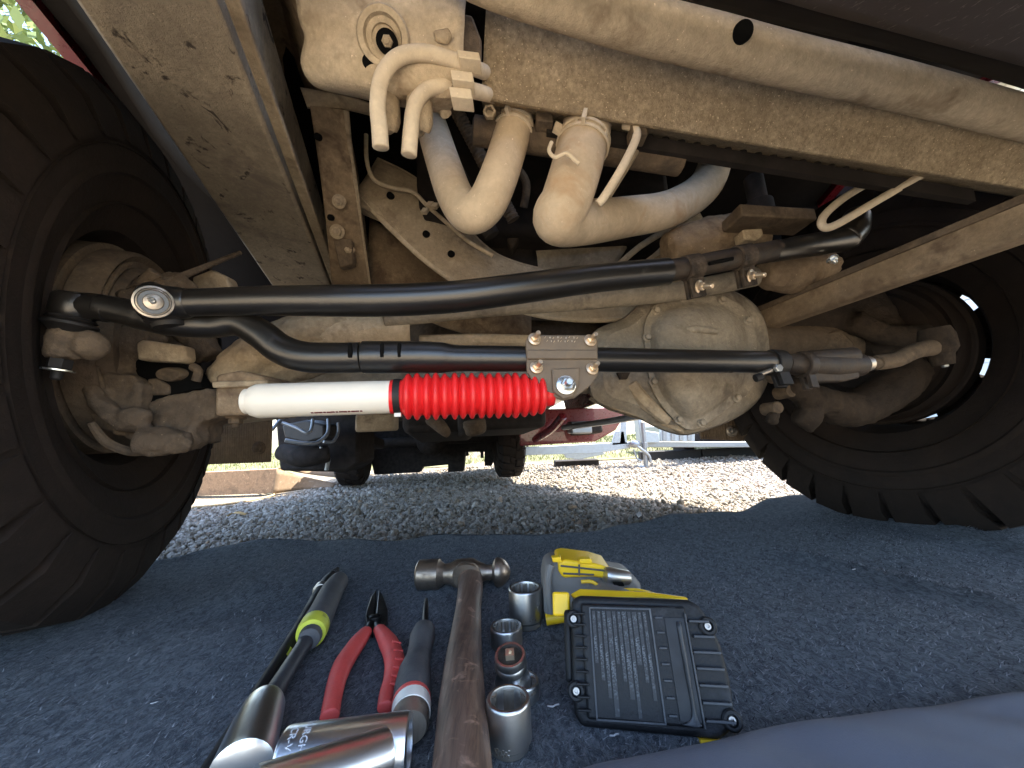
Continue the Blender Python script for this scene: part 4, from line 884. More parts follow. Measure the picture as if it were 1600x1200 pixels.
# pale step bars and pipes along both sills
for pts, r in (([(440, 660, 1.9), (462, 668, 1.9), (478, 676, 1.9), (486, 672, 1.92), (489, 655, 1.95)], .008), ([(445, 688, 2.0), (480, 693, 2.05), (498, 690, 2.1), (512, 676, 2.15), (513, 655, 2.2)], .010), ([(505, 690, 2.2), (520, 690, 2.25), (528, 676, 2.3), (528, 660, 2.3)], .009), ([(486, 718, 2.3), (496, 712, 2.3), (502, 698, 2.3)], .008), ([(425, 672, 1.85), (440, 655, 1.9), (460, 648, 1.95)], .008), ([(510, 735, 2.4), (514, 715, 2.4)], .012)):
    part('step_tube', tube(SF(pts), r, 5, 12), 'grey_steel', truck, smooth=60)
part('muffler', tube(SF([(440, 706, 2.35), (475, 714, 2.3), (515, 708, 2.35)]), [.05, .062, .05], 4, 20), 'dark', truck, smooth=60)
part('muffler', prism(SF([(440, 664, 2.2), (478, 656, 2.2), (506, 664, 2.2), (506, 684, 2.2), (478, 692, 2.2), (444, 684, 2.2)]), Vector((0, .2, 0))), 'grey_dark', truck, bevel=.01)
part('side_step', tube(SF([(880, 668, 2.6), (940, 660, 2.2), (1000, 650, 1.9)]), .018, 4, 12), 'grey_steel', truck)
part('side_step', box(P(905, 668, 2.6), Uv * .07, Vector((0, .1, 0)), Nv * .04), 'grey_steel', truck, bevel=.01)
part('step_bracket', tube(SF([(830, 690, 3.4), (860, 672, 3.0), (880, 650, 2.8)]), .03, 4, 10), 'maroon', truck)

# ================================================================== carpet
CZ = .034                                             # top of the carpet where the tools lie
edge_px = [(-500, 1010), (-120, 945), (120, 905), (265, 880), (330, 864), (420, 853), (480, 849), (560, 853), (640, 851), (700, 848), (780, 843), (850, 842), (930, 832), (1000, 824), (1060, 816), (1120, 808), (1180, 796), (1225, 784), (1290, 780), (1400, 786), (1500, 798), (1600, 822), (1720, 850)]
epts = crom([G(x, y, .03) for x, y in edge_px], 6)
def carpet_z(x, y):
    z = CZ
    def ridge(a, b, wd, h):
        a = Vector((a.x, a.y)); b = Vector((b.x, b.y)); d = (b - a).normalized(); q = Vector((x, y)) - a; s = q.dot(d); t_ = q.x * d.y - q.y * d.x
        L = (b - a).length
        return h * math.exp(-(t_ / wd) ** 2) * (1 if 0 < s < L else math.exp(-((min(abs(s), abs(s - L))) / .05) ** 2))
    z += ridge(R1a, R1b, .022, .016) + ridge(R2a, R2b, .018, .014) + ridge(R3a, R3b, .03, .008) - ridge(R1a + Vector((0, -.03, 0)), R1b + Vector((0, -.03, 0)), .02, .006)
    z += ridge(R4a, R4b, .04, .007)
    flat = sm(.0, .12, abs(x - .02) - .24) if y < .62 else 1
    z += (noise.noise(Vector((x * 4, y * 4, 1))) * .010 + noise.noise(Vector((x * 11, y * 11, 5))) * .0035) * (.15 + .85 * flat)
    return z
R1a, R1b = G(1290, 880, CZ), G(1680, 985, CZ); R2a, R2b = G(1400, 815, CZ), G(1700, 885, CZ); R3a, R3b = G(60, 1060, CZ), G(430, 905, CZ); R4a, R4b = G(-60, 1180, CZ), G(300, 1010, CZ)
def make_carpet():
    nrow = 90; V = []; n = len(epts)
    for j in range(nrow + 1):
        t_ = (j / nrow)
        for e in epts:
            x = e.x * (1 if t_ > .0 else 1); y0 = -.25
            y = y0 + (e.y - y0) * t_; 
            if j == nrow: y += .006 * noise.noise(Vector((x * 30, 0, 0)))
            z = carpet_z(x, y) + (.012 * math.exp(-((e.y - y) / .03) ** 2) * (noise.noise(Vector((x * 9, 3, 0))) + .35))
            if x < LH.x + .10 : z = min(z, CZ + .012)
            V.append((x, y, z))
    Fc = [(j * n + i, j * n + i + 1, (j + 1) * n + i + 1, (j + 1) * n + i) for j in range(nrow) for i in range(n - 1)]
    mt, t, b = _nodes('navy_felt'); v = pos(t); vs_ = pos(t, (1, .55, 1), (0, 0, .25))
    big = ramp(t, nz(t, 7, 6, .6, v), [(.3, 0), (.7, 1)])
    c = mixc(t, big, (.021, .0245, .029), (.044, .050, .057))
    fib = ramp(t, nz(t, 150, 4, .8, vs_, 1.2), [(.42, 0), (.60, 1)])
    c = mixc(t, fib, c, (.135, .149, .16))
    fl = ramp(t, nz(t, 55, 4, .85, pos(t, (1.6, .7, 1), (0, 0, .6)), 1.5), [(.56, 0), (.66, .9)])
    c = mixc(t, fl, c, (.155, .168, .178))
    t.links.new(c, b.inputs['Base Color']); b.inputs['Roughness'].default_value = 1; b.inputs['Specular IOR Level'].default_value = .1
    b.inputs['Sheen Weight'].default_value = .2; b.inputs['Sheen Roughness'].default_value = .5; b.inputs['Sheen Tint'].default_value = (.8, .9, 1, 1)
    bump(t, b, nz(t, 420, 5, .8, vs_, 1.0), .9, .004)
    o = obj('carpet', V, Fc, mt, None, smooth=60, solid=.009)
    tag(o, 'dark blue felt carpet spread on the gravel under the tools', 'carpet')
    # loose nap standing off the felt
    nn = 60000; px = rng.uniform(-.75, .95, nn); py = rng.uniform(.22, 1.0, nn); V = []; Fc = []
    ex_ = np.array([e.x for e in epts]); ey_ = np.array([e.y for e in epts])
    ok = py < np.interp(px, ex_, ey_) - .004
    for x, y in zip(px[ok], py[ok]):
        z = carpet_z(x, y) + .0042; a = random.gauss(.3, .9); L = random.uniform(.003, .009); k = len(V); wd = .0004 + .0006 * y
        dx_, dy_ = math.cos(a) * L, math.sin(a) * L
        V += [(x - dy_ / L * wd, y + dx_ / L * wd, z), (x + dy_ / L * wd, y - dx_ / L * wd, z), (x + dx_, y + dy_, z + random.uniform(.0004, .0028))]; Fc.append((k, k + 1, k + 2))
    mt2, t, b = _nodes('felt_fibre'); g = t.nodes.new('ShaderNodeNewGeometry')
    t.links.new(ramp(t, g.outputs['Random Per Island'], [(0, (.02, .023, .03)), (.5, (.09, .10, .12)), (1, (.30, .32, .34))]), b.inputs['Base Color']); b.inputs['Roughness'].default_value = 1
    f = obj('nap', V, Fc, mt2, o, smooth=0); f['kind'] = 'stuff'
    lint = MT['lint'] = paint('lint', (.5, .5, .5), .9)
    for (lx, ly, s) in ((865, 1104, 9), (1330, 1045, 3), (1335, 890, 3), (1465, 915, 3), (960, 1150, 7), (140, 1115, 3), (240, 1100, 8), (68, 938, 4)):
        p = G(lx, ly, CZ + .006); q = M_(s, p); obj('lint', *tube([p + Vector((-q, .2 * q, 0)), p + Vector((-.2 * q, -.3 * q, .001)), p + Vector((.4 * q, .1 * q, .001)), p + Vector((q, .5 * q, 0))], .0007, 3, 5), lint, o)
make_carpet()

TZ = CZ + .005
def thing(name, loc, label, cat, group=None): return empty(name, (loc.x, loc.y, TZ), label, cat, group)
def lay(pts, r):              # points on the carpet raised by their radius
    return [G(x, y, TZ + q) for (x, y), q in zip(pts, r)]

# ---- ball-peen hammer
hp = G(735, 905, TZ + .02); ham = thing('ball_peen_hammer', hp, 'ball peen hammer with a worn brown wooden handle', 'hammer')
hz = TZ + .023
h0 = G(652, 898, hz); h1_ = G(798, 893, hz); hd = (h1_ - h0).normalized(); HL = (h1_ - h0).length
k = HL / .145
prof = [(0, .0155), (.002, .0180), (.004, .0188), (.034, .0188), (.036, .0165), (.043, .0125), (.052, .0135), (.060, .0175), (.072, .0185), (.086, .0180), (.096, .0140), (.108, .0095), (.117, .0095), (.1195, .0150), (.1215, .0175), (.1255, .0182), (.131, .0172), (.137, .0135), (.1425, .0075), (.145, .001)]
MT['hammer_steel'] = paint('hammer_steel', (.36, .29, .23), .38, .9, .5, .5, 160, .25, (.10, .07, .05), .35)
head = obj('head', *lathe(h0, hd, [(t_ * k, r * k * 1.14) for t_, r in prof], 36), MT['hammer_steel'], ham, smooth=35)
def wood(name, a, b_, s=1):
    mt, t, b = _nodes(name); v = pos(t, (60 * s, 5 * s, 60 * s), (0, 0, 0)); v2 = pos(t)
    c = mixc(t, ramp(t, nz(t, 3, 8, .7, v, .6), [(.35, 0), (.7, 1)]), a, b_)
    c = mixc(t, ramp(t, nz(t, 40, 6, .7, v2, .6), [(.60, 0), (.75, .7)]), c, tuple(min(1, x * 2.6) for x in b_))
    c = mixc(t, ramp(t, nz(t, 14, 5, .7, pos(t, (1, 1, 1), (1, 1, 0))), [(.5, 0), (.7, .75)]), c, tuple(x * .45 for x in a))
    t.links.new(c, b.inputs['Base Color']); b.inputs['Roughness'].default_value = .55; bump(t, b, nz(t, 3, 6, .7, v), .5, .0012); return mt
MT['hickory'] = wood('old_hickory', (.085, .05, .034), (.20, .125, .085))
a0_ = h0 + hd * (.079 * k); 
hw_px = [(733, 885, 17), (735, 915, 19.5), (732, 950, 20), (728, 990, 24), (724, 1040, 30), (722, 1100, 37), (722, 1160, 43), (722, 1230, 50)]
pts = []; rad = []
for x, y, r in hw_px:
    p = G(x, y, TZ + .022); rr = M_(r, p); pts.append(p + Vector((0, 0, 0))); rad.append(rr)
pts.append(pts[-1] + (pts[-1] - pts[-2]).normalized() * .045); rad.append(rad[-1] * .9)
obj('handle', *tube(pts, rad, 6, 26, squash=.82), MT['hickory'], ham, smooth=60)
obj('handle_eye', *lathe(a0_ + Vector((0, -.012, .002)), Vector((0, -1, -.1)), [(0, .0205), (.006, .0215), (.010, .0195)], 26), MT['hammer_steel'], ham)

# ---- slip-joint pliers with red grips
pl = thing('pliers', G(585, 975, TZ), 'pliers with red dipped grips and blackened jaws', 'pliers')
def lever(pxs, z, squash=.75):
    ps = [G(x, y, TZ + z) for x, y, r in pxs]; return tube(ps, [M_(r, p) for (x, y, r), p in zip(pxs, ps)], 7, 16, squash=squash)
obj('grip', *lever([(573, 985, 9), (558, 1005, 14), (538, 1035, 15.5), (527, 1062, 14.5), (520, 1092, 14), (515, 1120, 14.5)], .012), MT['redp'], pl, smooth=60)
obj('grip', *lever([(592, 982, 9), (606, 1003, 14.5), (616, 1030, 15.5), (613, 1058, 13.5), (605, 1082, 12), (602, 1106, 12.5)], .012), MT['redp'], pl, smooth=60)
for i in range(6):
    y = 1003 + i * 13; x = 619 + (2 - abs(i - 2)) * 2.5; q = G(x, y, TZ + .019)
    obj('grip_ridge', *tube([q - Vector((.004, .001, -.001)), q + Vector((.0042, .003, -.003))], .0013, 3, 8), MT['redp'], pl)
MT['jaw'] = paint('blackened_jaw', (.016, .015, .015), .35, .6, .5, .3, 200, .3)
zc_ = TZ + .012
jaw = [G(x, y, zc_) for x, y in ((588, 920), (580, 931), (573, 950), (570, 962), (572, 978), (583, 985), (585, 960))]
obj('jaw', *prism(jaw, Vector((0, 0, -.010))), MT['jaw'], pl, bevel=.0015)
jaw = [G(x, y, zc_) for x, y in ((592, 920), (599, 931), (606, 952), (606, 966), (600, 980), (590, 985), (587, 960))]
obj('jaw', *prism(jaw, Vector((0, 0, -.010))), MT['jaw'], pl, bevel=.0015)
obj('pivot_rivet', *lathe(G(586, 966, TZ + .011), Vector((0, 0, 1)), [(0, .007), (.003, .0065), (.004, .004)], 20), MT['jaw'], pl)
obj('handle_shank', *lever([(580, 975, 7), (573, 990, 8)], .010), MT['jaw'], pl); obj('handle_shank', *lever([(590, 975, 7), (594, 990, 8)], .010), MT['jaw'], pl)

# ---- screwdriver with grey handle
sc0 = thing('screwdriver', G(655, 1040, TZ), 'grey handled screwdriver with a white butt cap between pliers and hammer', 'screwdriver')
def along(pxs, z):
    ps = [G(x, y, TZ + z) for x, y, r in pxs]; return ps, [M_(r, p) for (x, y, r), p in zip(pxs, ps)]
ps, rs = along([(666, 936, 2.5), (665, 955, 4.5), (664, 985, 5.5)], .015); obj('shaft', *tube(ps, rs, 4, 14), MT['jaw'], sc0)
ps, rs = along([(663, 984, 16), (660, 997, 20), (657, 1012, 18.5), (653, 1030, 19), (648, 1050, 25), (645, 1075, 28.5), (643, 1098, 29)], .017); obj('handle', *tube(ps, rs, 6, 28), MT['grip'], sc0, smooth=60)
ps, rs = along([(643, 1096, 29.6), (643, 1101, 30)], .017); obj('red_ring', *tube(ps, rs, 2, 28, False), MT['redp'], sc0)
ps, rs = along([(643, 1100, 29.5), (643, 1108, 30), (642, 1120, 30)], .017); obj('white_band', *tube(ps, rs, 3, 28), MT['white'], sc0)
bdv = (ps[-1] - ps[0]).normalized(); obj('butt_cap', *lathe(ps[-1], bdv, [(-.003, rs[-1] * .97), (.008, rs[-1] * .93), (.012, rs[-1] * .80), (.0125, rs[-1] * .3)], 30), MT['steel'], sc0)

MT['shaft'] = paint('oiled_shaft', (.07, .072, .078), .45, .5, .5, .3, 300, .2)
# ---- breaker bar: grey handle, lime ring, shaft, chrome head
bb = thing('breaker_bar', G(470, 1040, TZ), 'ratchet bar with dark grey handle, lime ring and chrome head', 'ratchet')
ps, rs = along([(537, 905, 9), (530, 908, 14), (518, 925, 17), (504, 955, 19.5), (492, 978, 22)], .017); obj('handle', *tube(ps, rs, 6, 26), MT['grip'], bb, smooth=60)
ps, rs = along([(493, 975, 21.5), (488, 985, 22.5), (485, 992, 21)], .017); obj('lime_ring', *tube(ps, rs, 4, 28), MT['lime'], bb, smooth=60)
ps, rs = along([(486, 992, 17), (482, 1000, 16)], .017); obj('collar', *tube(ps, rs, 3, 20), MT['grip'], bb)
ps, rs = along([(484, 994, 13), (470, 1015, 11.5), (445, 1055, 13), (418, 1098, 16)], .014); obj('shaft', *tube(ps, rs, 4, 20), MT['shaft'], bb, smooth=60)
ps, rs = along([(418, 1094, 22), (412, 1105, 30), (402, 1130, 35), (390, 1165, 40), (375, 1210, 46)], .016); obj('chrome_head', *tube(ps, rs, 5, 28), MT['chrome'], bb, smooth=60)

# ---- slim black pry bar and a second thin bar beside it
pb = thing('pry_bar', G(430, 1040, TZ), 'long slim black pry bar lying leftmost on the carpet', 'pry bar')
ps, rs = along([(524, 893, 5), (512, 908, 9), (500, 925, 9), (470, 975, 8), (430, 1040, 9), (385, 1110, 10), (330, 1195, 12), (300, 1240, 13)], .009); obj('bar', *tube(ps, rs, 5, 16), MT['blackm'], pb, smooth=60)
ps, rs = along([(503, 918, 10.5), (499, 924, 10.5)], .009); obj('steel_ring', *tube(ps, rs, 2, 18), MT['steel'], pb)
ps, rs = along([(527, 888, 3), (520, 899, 8)], .009); obj('hook_tip', *tube(ps, rs, 2, 12), MT['blackm'], pb)
pc = thing('extension_rod', G(430, 1060, TZ), 'thin black rod with a lime mark between pry bar and ratchet', 'rod')
ps, rs = along([(478, 975, 6), (455, 1008, 7.5), (425, 1055, 8), (398, 1100, 8), (370, 1145, 8)], .007); obj('bar', *tube(ps, rs, 5, 14), MT['blackm'], pc, smooth=60)
ps, rs = along([(449, 1017, 7.8), (441, 1029, 8.1)], .0072); obj('lime_mark', *tube(ps, rs, 3, 14), MT['lime'], pc)

# ---- chrome sockets lying in front, with stamped names
def text_verts(s, size):
    cu = bpy.data.curves.new('txt', 'FONT'); cu.body = s; cu.size = size; cu.align_x = 'CENTER'; cu.align_y = 'CENTER'; cu.resolution_u = 3
    o = bpy.data.objects.new('txt', cu); COL.objects.link(o); dg = bpy.context.evaluated_depsgraph_get(); me = o.evaluated_get(dg).to_mesh()
    V = [v.co.copy() for v in me.vertices]; Fc = [tuple(p.vertices) for p in me.polygons]
    o.evaluated_get(dg).to_mesh_clear(); bpy.data.objects.remove(o); bpy.data.curves.remove(cu); return V, Fc
def wrap_text(s, size, p, d, r, t0, ang0, x_ref, flip=1):
    """lettering that runs round a cylinder: text x -> angle, text y -> along the axis"""
    V, Fc = text_verts(s, size); d = d.normalized(); x = (x_ref - d * x_ref.dot(d)).normalized(); y = d.cross(x); out = []
    for v in V:
        a = ang0 + flip * v.x / r; out.append(p + d * (t0 + v.y) + (x * math.cos(a) + y * math.sin(a)) * (r + .0003))
    return out, Fc
MT['etch'] = paint('etched_grey', (.80, .82, .84), .6, .2)
cs = thing('deep_socket', G(540, 1160, TZ), 'large chrome deep socket stamped with its maker name, lying in front', 'socket', 'chrome sockets')
c0, c1 = G(440, 1190, TZ + .021), G(640, 1164, TZ + .021); cdv = (c1 - c0).normalized(); CL = (c1 - c0).length; cr_ = .0195
obj('barrel', *lathe(c0, cdv, [(0, cr_ * .9), (.001, cr_ * .97), (.003, cr_), (CL - .003, cr_), (CL - .0008, cr_ * .97), (CL, cr_ * .9), (CL, cr_ * .72), (CL - .02, cr_ * .70)], 44), MT['chrome'], cs, smooth=40)
obj('bore', *lathe(c1 - cdv * .004, cdv, [(-.001, cr_ * .71), (0, cr_ * .71)], 30), MT['glassy'], cs)
toCam = (CAM - (c0 + c1) / 2)
obj('stamped_name', *wrap_text('PITTSBURGH', .0068, c0, cdv, cr_, CL * .20, -1.15, toCam, 1), MT['etch'], cs, smooth=0)
obj('stamped_grade', *wrap_text('CR-V', .0068, c0, cdv, cr_, CL * .10, -.62, toCam, 1), MT['etch'], cs, smooth=0)
ct = thing('extension_tube', G(510, 1190, TZ), 'smaller chrome tube lying nearest the camera across the deep socket', 'socket', 'chrome sockets')
c2, c3 = G(395, 1246, TZ + .046), G(604, 1178, TZ + .030); cev = (c3 - c2).normalized(); CE = (c3 - c2).length; ce = .0145
obj('barrel', *lathe(c2, cev, [(0, ce * .95), (CE - .003, ce), (CE - .0008, ce * .97), (CE, ce * .9), (CE, ce * .72), (CE - .02, ce * .7)], 40), MT['chrome'], ct, smooth=40)
obj('bore', *lathe(c3 - cev * .004, cev, [(-.001, ce * .71), (0, ce * .71)], 30), MT['glassy'], ct)

# ---- standing sockets
def open_socket(name, base, topy, rpx, label, n=12, foot=.85, marks=(), lean=None, depth=.55, mat='socket'):
    b0 = G(*base, TZ); h = z_at(b0, topy) - TZ; r = M_(rpx, Vector((b0.x, b0.y, TZ + h)))
    t = thing(name, b0, label, 'socket', 'loose sockets standing in a row'); ax_ = (lean or Vector((0, 0, 1))).normalized()
    b0 = b0 + Vector((0, 0, r * abs(ax_.xy.length) * .8))
    obj('body', *lathe(b0, ax_, [(0, r * foot * .9), (.0015, r * foot), (h * .14, r * foot), (h * .20, r * .985), (h * .21, r), (h - .002, r), (h - .0006, r * .975), (h, r * .94), (h, r * .82), (h - .001, r * .80), (h * (1 - depth), r * .80), (h * (1 - depth) - .0004, r * .05)], 48, caps=False), MT[mat], t, smooth=35)
    # splines of the drive
    x, y, d_ = frame_of(ax_); g = []
    for i in range(n):
        a = 2 * math.pi * i / n; e = x * math.cos(a) + y * math.sin(a); s_ = d_.cross(e); wv = r * .80 * math.pi / n * .92
        top_ = b0 + ax_ * (h - .0022); bot_ = b0 + ax_ * (h * (1 - depth))
        V = []
        dp = .70 if n > 8 else .66
        for q in (top_, bot_): V += [q + e * r * .81 - s_ * wv, q + e * r * dp, q + e * r * .81 + s_ * wv]
        g.append((V, [(0, 1, 2), (5, 4, 3), (0, 3, 4, 1), (1, 4, 5, 2), (2, 5, 3, 0)]))
    obj('drive_points', *join(*g), MT['socket_in'], t, smooth=0)
    for (a, tt) in marks:
        e = Vector((math.sin(a), -math.cos(a), 0)); q = b0 + ax_ * (h * tt) + e * (r + .0002)
        obj('stamped_mark', *box(q, e.cross(ax_) * .0007, e * .0003, ax_ * .0009), MT['steel'], t)
    return t, b0, h, r
mk = lambda a0, n, tt, st=.16: [(a0 + i * st, tt + (.03 if i % 2 else 0)) for i in range(n)]
open_socket('socket', (823, 976), 917, 26, 'tall twelve point socket standing next to the impact tool', 12, .88, mk(.2, 3, .30) + mk(.75, 2, .62))
open_socket('socket', (792, 1012), 977, 25, 'short twelve point socket standing behind the stacked adapter', 12, .9)
open_socket('socket', (818, 1090), 1062, 26, 'dark socket half hidden behind the adapter and the largest socket', 6, .95, mk(.5, 3, .7), None, .5)
open_socket('socket', (797, 1168), 1090, 34.5, 'largest six point socket standing nearest the camera', 6, .86, mk(-.65, 6, .25, .13) + mk(-.55, 5, .19, .13))
# drive adapter leaning on the others
ad = thing('drive_adapter', G(797, 1060, TZ), 'bright waisted drive adapter leaning among the sockets', 'adapter', 'loose sockets standing in a row')
a_b = G(802, 1068, TZ + .008); a_d = Vector((-.06, -.28, 1)).normalized(); s_ = M_(25, a_b)
obj('base', *lathe(a_b, a_d, [(-.006, s_ * .92), (-.002, s_ * 1.08), (.004, s_ * 1.12), (.009, s_ * 1.0), (.013, s_ * .86), (.017, s_ * .83)], 36), MT['chrome'], ad, smooth=50)
obj('neck_ring', *lathe(a_b, a_d, [(.016, s_ * .90), (.018, s_ * 1.0), (.022, s_ * 1.0), (.0235, s_ * .93), (.025, s_ * .96), (.029, s_ * .97), (.031, s_ * .92), (.031, s_ * .78), (.0285, s_ * .76)], 36, caps=False), MT['socket'], ad, smooth=35)
q = a_b + a_d * .028; x, y, _ = frame_of(a_d)
obj('recess_floor', *lathe(q, a_d, [(-.001, s_ * .77), (.0002, s_ * .77)], 24), MT['brown_dark'], ad)
obj('drive_stub', *join((box(q + a_d * .0025, x * s_ * .26, y * s_ * .26, a_d * .003)), lathe(q + a_d * .003, a_d + Vector((.3, -.2, 0)), [(0, s_ * .24), (.005, s_ * .04)], 4)), MT['zinc'], ad, smooth=20)

# ---- cordless impact tool lying on its side, battery foot towards the camera
BL, BR_ = G(893, 1142, TZ + .004), G(1166, 1162, TZ + .004)
exb = (BR_ - BL); W = exb.length; exb.normalize()
tmid = P(1022, 932, (BL.y + BR_.y) / 2 + .038); bm_ = (BL + BR_) / 2
eyb = (tmid - bm_); eyb = (eyb - exb * eyb.dot(exb)); Ht = eyb.length; eyb.normalize(); nb_ = exb.cross(eyb).normalized()
if nb_.dot(CAM - bm_) < 0: nb_ = -nb_
tool = thing('impact_driver', bm_, 'yellow and black cordless impact tool lying on its side, battery towards the camera', 'power tool')
def L(s, t_, n=0): return BL + exb * (s * W) + eyb * (t_ * Ht) + nb_ * n
out = [(.06, .02), (.02, .10), (.015, .30), (.03, .94), (.08, 1.0), (.84, .985), (.905, .94), (.955, .80), (.99, .62), (1.0, .40), (.985, .17), (.93, .04), (.86, .0)]
bat = obj('battery', *prism([L(s, t_, -.004) for s, t_ in out], -nb_ * .055), MT['bat'], tool, bevel=.010, bseg=4); bat['label'] = 'scuffed black battery pack with ribbed foot'
obj('raised_foot', *prism([L(.10 + (s - .1) * 1, t_, 0) for s, t_ in ((.10, .08), (.10, .93), (.80, .925), (.80, .07))], -nb_ * .006), MT['bat'], bat, bevel=.002)
obj('label_frame', *join(*[box(L(s, t_, .0006), exb * (W * a), eyb * (Ht * b2), nb_ * .0010) for s, t_, a, b2 in ((.16, .49, .005, .41), (.565, .49, .005, .41), (.362, .895, .205, .006), (.362, .085, .205, .006))]), MT['batr'], bat)
def print_mat():
    mt, t, b = _nodes('worn_small_print'); v = pos(t, (1, 1, 1)); n = ramp(t, nz(t, 900, 2, .5, v), [(.47, 0), (.55, 1)])
    c = mixc(t, n, (.010, .011, .013), (.10, .11, .12)); c = mixc(t, ramp(t, nz(t, 40, 4, .7, v), [(.42, 0), (.6, 1)]), (.012, .013, .015), c)
    t.links.new(c, b.inputs['Base Color']); b.inputs['Roughness'].default_value = .55; return mt
MT['print'] = print_mat()
for i in range(11):         # moulded small print, rubbed to bare stripes
    s = .185 + i * .034; w0 = .010 if i not in (3, 6, 8) else .014; tt = .20 + .18 * ((i * 5) % 4) / 3
    obj('print_strip', *box(L(s, .87 - tt, .0004), exb * (W * w0), eyb * (Ht * tt), nb_ * .0003), MT['print'], bat)
for i in range(9): obj('edge_rib', *box(L(.085, .14 + i * .088, .0012), exb * (W * .040), eyb * (Ht * .010), nb_ * .0018), MT['bat'], bat, bevel=.0006)
for i in range(7):
    t_ = .12 + i * .115
    obj('side_rib', *box(L(.885 if i not in (6,) else .87, t_, -.0030), exb * (W * (.085 if i < 5 else .065)), eyb * (Ht * .012), nb_ * .0035), MT['batr'], bat, bevel=.0006)
    obj('slot_rib', *box(L(.615, t_ + .02, .0008), exb * (W * .025), eyb * (Ht * .009), nb_ * .0010), MT['batr'], bat, bevel=.0004)
MT['bat0'] = paint('battery_recess', (.006, .0065, .008), .5, 0, .4)
obj('slot_recess', *box(L(.715, .47, .0004), exb * (W * .062), eyb * (Ht * .36), nb_ * .0008), MT['bat0'], bat)
obj('slot_tongue', *sheet([[L(.725, .80, .002), L(.738, .80, .003), L(.75, .80, .002)], [L(.728, .45, .0025), L(.738, .45, .0045), L(.748, .45, .0025)], [L(.727, .16, .002), L(.738, .15, .003), L(.75, .16, .002)], [L(.66, .09, .001), L(.735, .08, .002), L(.775, .09, .001)]], 3, 5), MT['batr'], bat, solid=.0012)
obj('slot_wall', *box(L(.785, .47, .0012), exb * (W * .006), eyb * (Ht * .40), nb_ * .0020), MT['batr'], bat, bevel=.0005)
for s, t_ in ((.045, .80), (.04, .26), (.925, .775), (.955, .13)):
    p = L(s, t_, -.003); obj('corner_lug', *lathe(p, nb_, [(-.006, .0072), (.001, .0072), (.002, .006), (.002, .0042), (-.001, .0036), (-.001, .001)], 20), MT['bat'], bat)
    obj('screw', *lathe(p, nb_, [(-.001, .0028), (.0010, .0026), (.0010, .0014), (-.0006, .0012)], 12), MT['steel'], bat)
obj('side_latch', *prism([L(s, t_, -.012) for s, t_ in ((-.03, .30), (-.025, .88), (.03, .88), (.03, .30))], -nb_ * .03), MT['bat'], bat, bevel=.003)
obj('yellow_foot', *prism([L(s, t_, n) for s, t_, n in ((.02, 1.02, -.030), (.10, 1.075, -.030), (.60, 1.06, -.030), (.87, 1.02, -.028), (.88, .99, -.026), (.60, 1.005, -.024), (.05, .99, -.024))], -nb_ * .03), MT['yellow'], tool, bevel=.002)
obj('yellow_tab', *box(L(-.045, .93, -.03), exb * .008, eyb * .010, nb_ * .012), MT['yellow'], tool, bevel=.002)
obj('yellow_stripe', *box(L(.88, -.012, -.012), exb * .016, eyb * .0012, nb_ * .010), MT['yellow'], tool)
obj('grey_foot', *prism([P(x, y, Y) for x, y, Y in ((930, 946, .44), (936, 930, .44), (985, 921, .44), (1030, 924, .44), (1058, 942, .44))], Vector((0, -.03, -.03))), MT['grey'], tool, bevel=.006)
obj('handle', *tube([P(990, 965, .42), P(960, 945, .46), P(935, 930, .50)], [.024, .022, .024], 4, 20, squash=.9), MT['grey'], tool, smooth=60)
hd_ = [P(x, y, .50) for x, y in ((850, 960), (848, 900), (852, 878), (866, 871), (930, 884), (985, 892), (998, 908), (1000, 925), (960, 935), (905, 968))]
obj('head_shell', *prism([p + Vector((0, -.012, 0)) for p in hd_], Vector((0, .055, -.004))), MT['grey'], tool, bevel=.009, bseg=3)
obj('head_cap', *prism([P(x, y, .482) for x, y in ((872, 878), (884, 875), (930, 881), (956, 889), (948, 905), (925, 902), (880, 904), (873, 893))], Vector((0, .05, 0))), MT['yellow'], tool, bevel=.003)
obj('yellow_trim', *join(tube([P(908, 909, .482), P(925, 909, .480), P(940, 917, .478), P(972, 921, .478)], .002, 4, 8), tube([P(918, 931, .470), P(926, 926, .468), P(990, 922, .466), P(1030, 932, .464), P(1050, 940, .46)], .0022, 4, 8)), MT['yellow'], tool)
obj('top_latch', *prism([P(x, y, .478) for x, y in ((862, 872), (876, 870), (878, 879), (864, 879))], Vector((0, .01, 0))), MT['yellow'], tool, bevel=.001)
obj('top_latch', *prism([P(x, y, .478) for x, y in ((906, 874), (924, 874), (926, 881), (906, 881))], Vector((0, .01, 0))), MT['yellow'], tool, bevel=.001)
obj('steel_nose', *lathe(P(945, 899, .478), P(985, 903, .485) - P(945, 899, .478), [(0, .008), (.006, .010), (.03, .008), (.032, .006)], 20), MT['socket'], tool)
for (x0, y0, x1, y1) in ((876, 884, 958, 893), (880, 896, 928, 898), (905, 882, 905, 899)):
    obj('cap_groove', *tube([P(x0, y0, .4812), P((x0 + x1) / 2, (y0 + y1) / 2, .4810), P(x1, y1, .4812)], .0011, 3, 6), MT['grip'], tool)
obj('bumper_ridge', *tube([P(862, 882, .486), P(857, 900, .484), P(858, 930, .484), P(862, 958, .486)], .004, 4, 10), MT['grey'], tool)
obj('vent', *prism([P(x, y, .466) for x, y in ((958, 911), (974, 911), (976, 916), (960, 916))], Vector((0, .004, 0))), MT['glassy'], tool)
obj('foot_button', *prism([P(x, y, .452) for x, y in ((992, 926), (1022, 928), (1026, 937), (990, 935))], Vector((0, .006, 0))), MT['batr'], tool, bevel=.001)
obj('bit_ring', *lathe(P(866, 966, .49), Vector((-1, 0, -.1)), [(-.014, .006), (.010, .0065)], 16), MT['yellow'], tool)

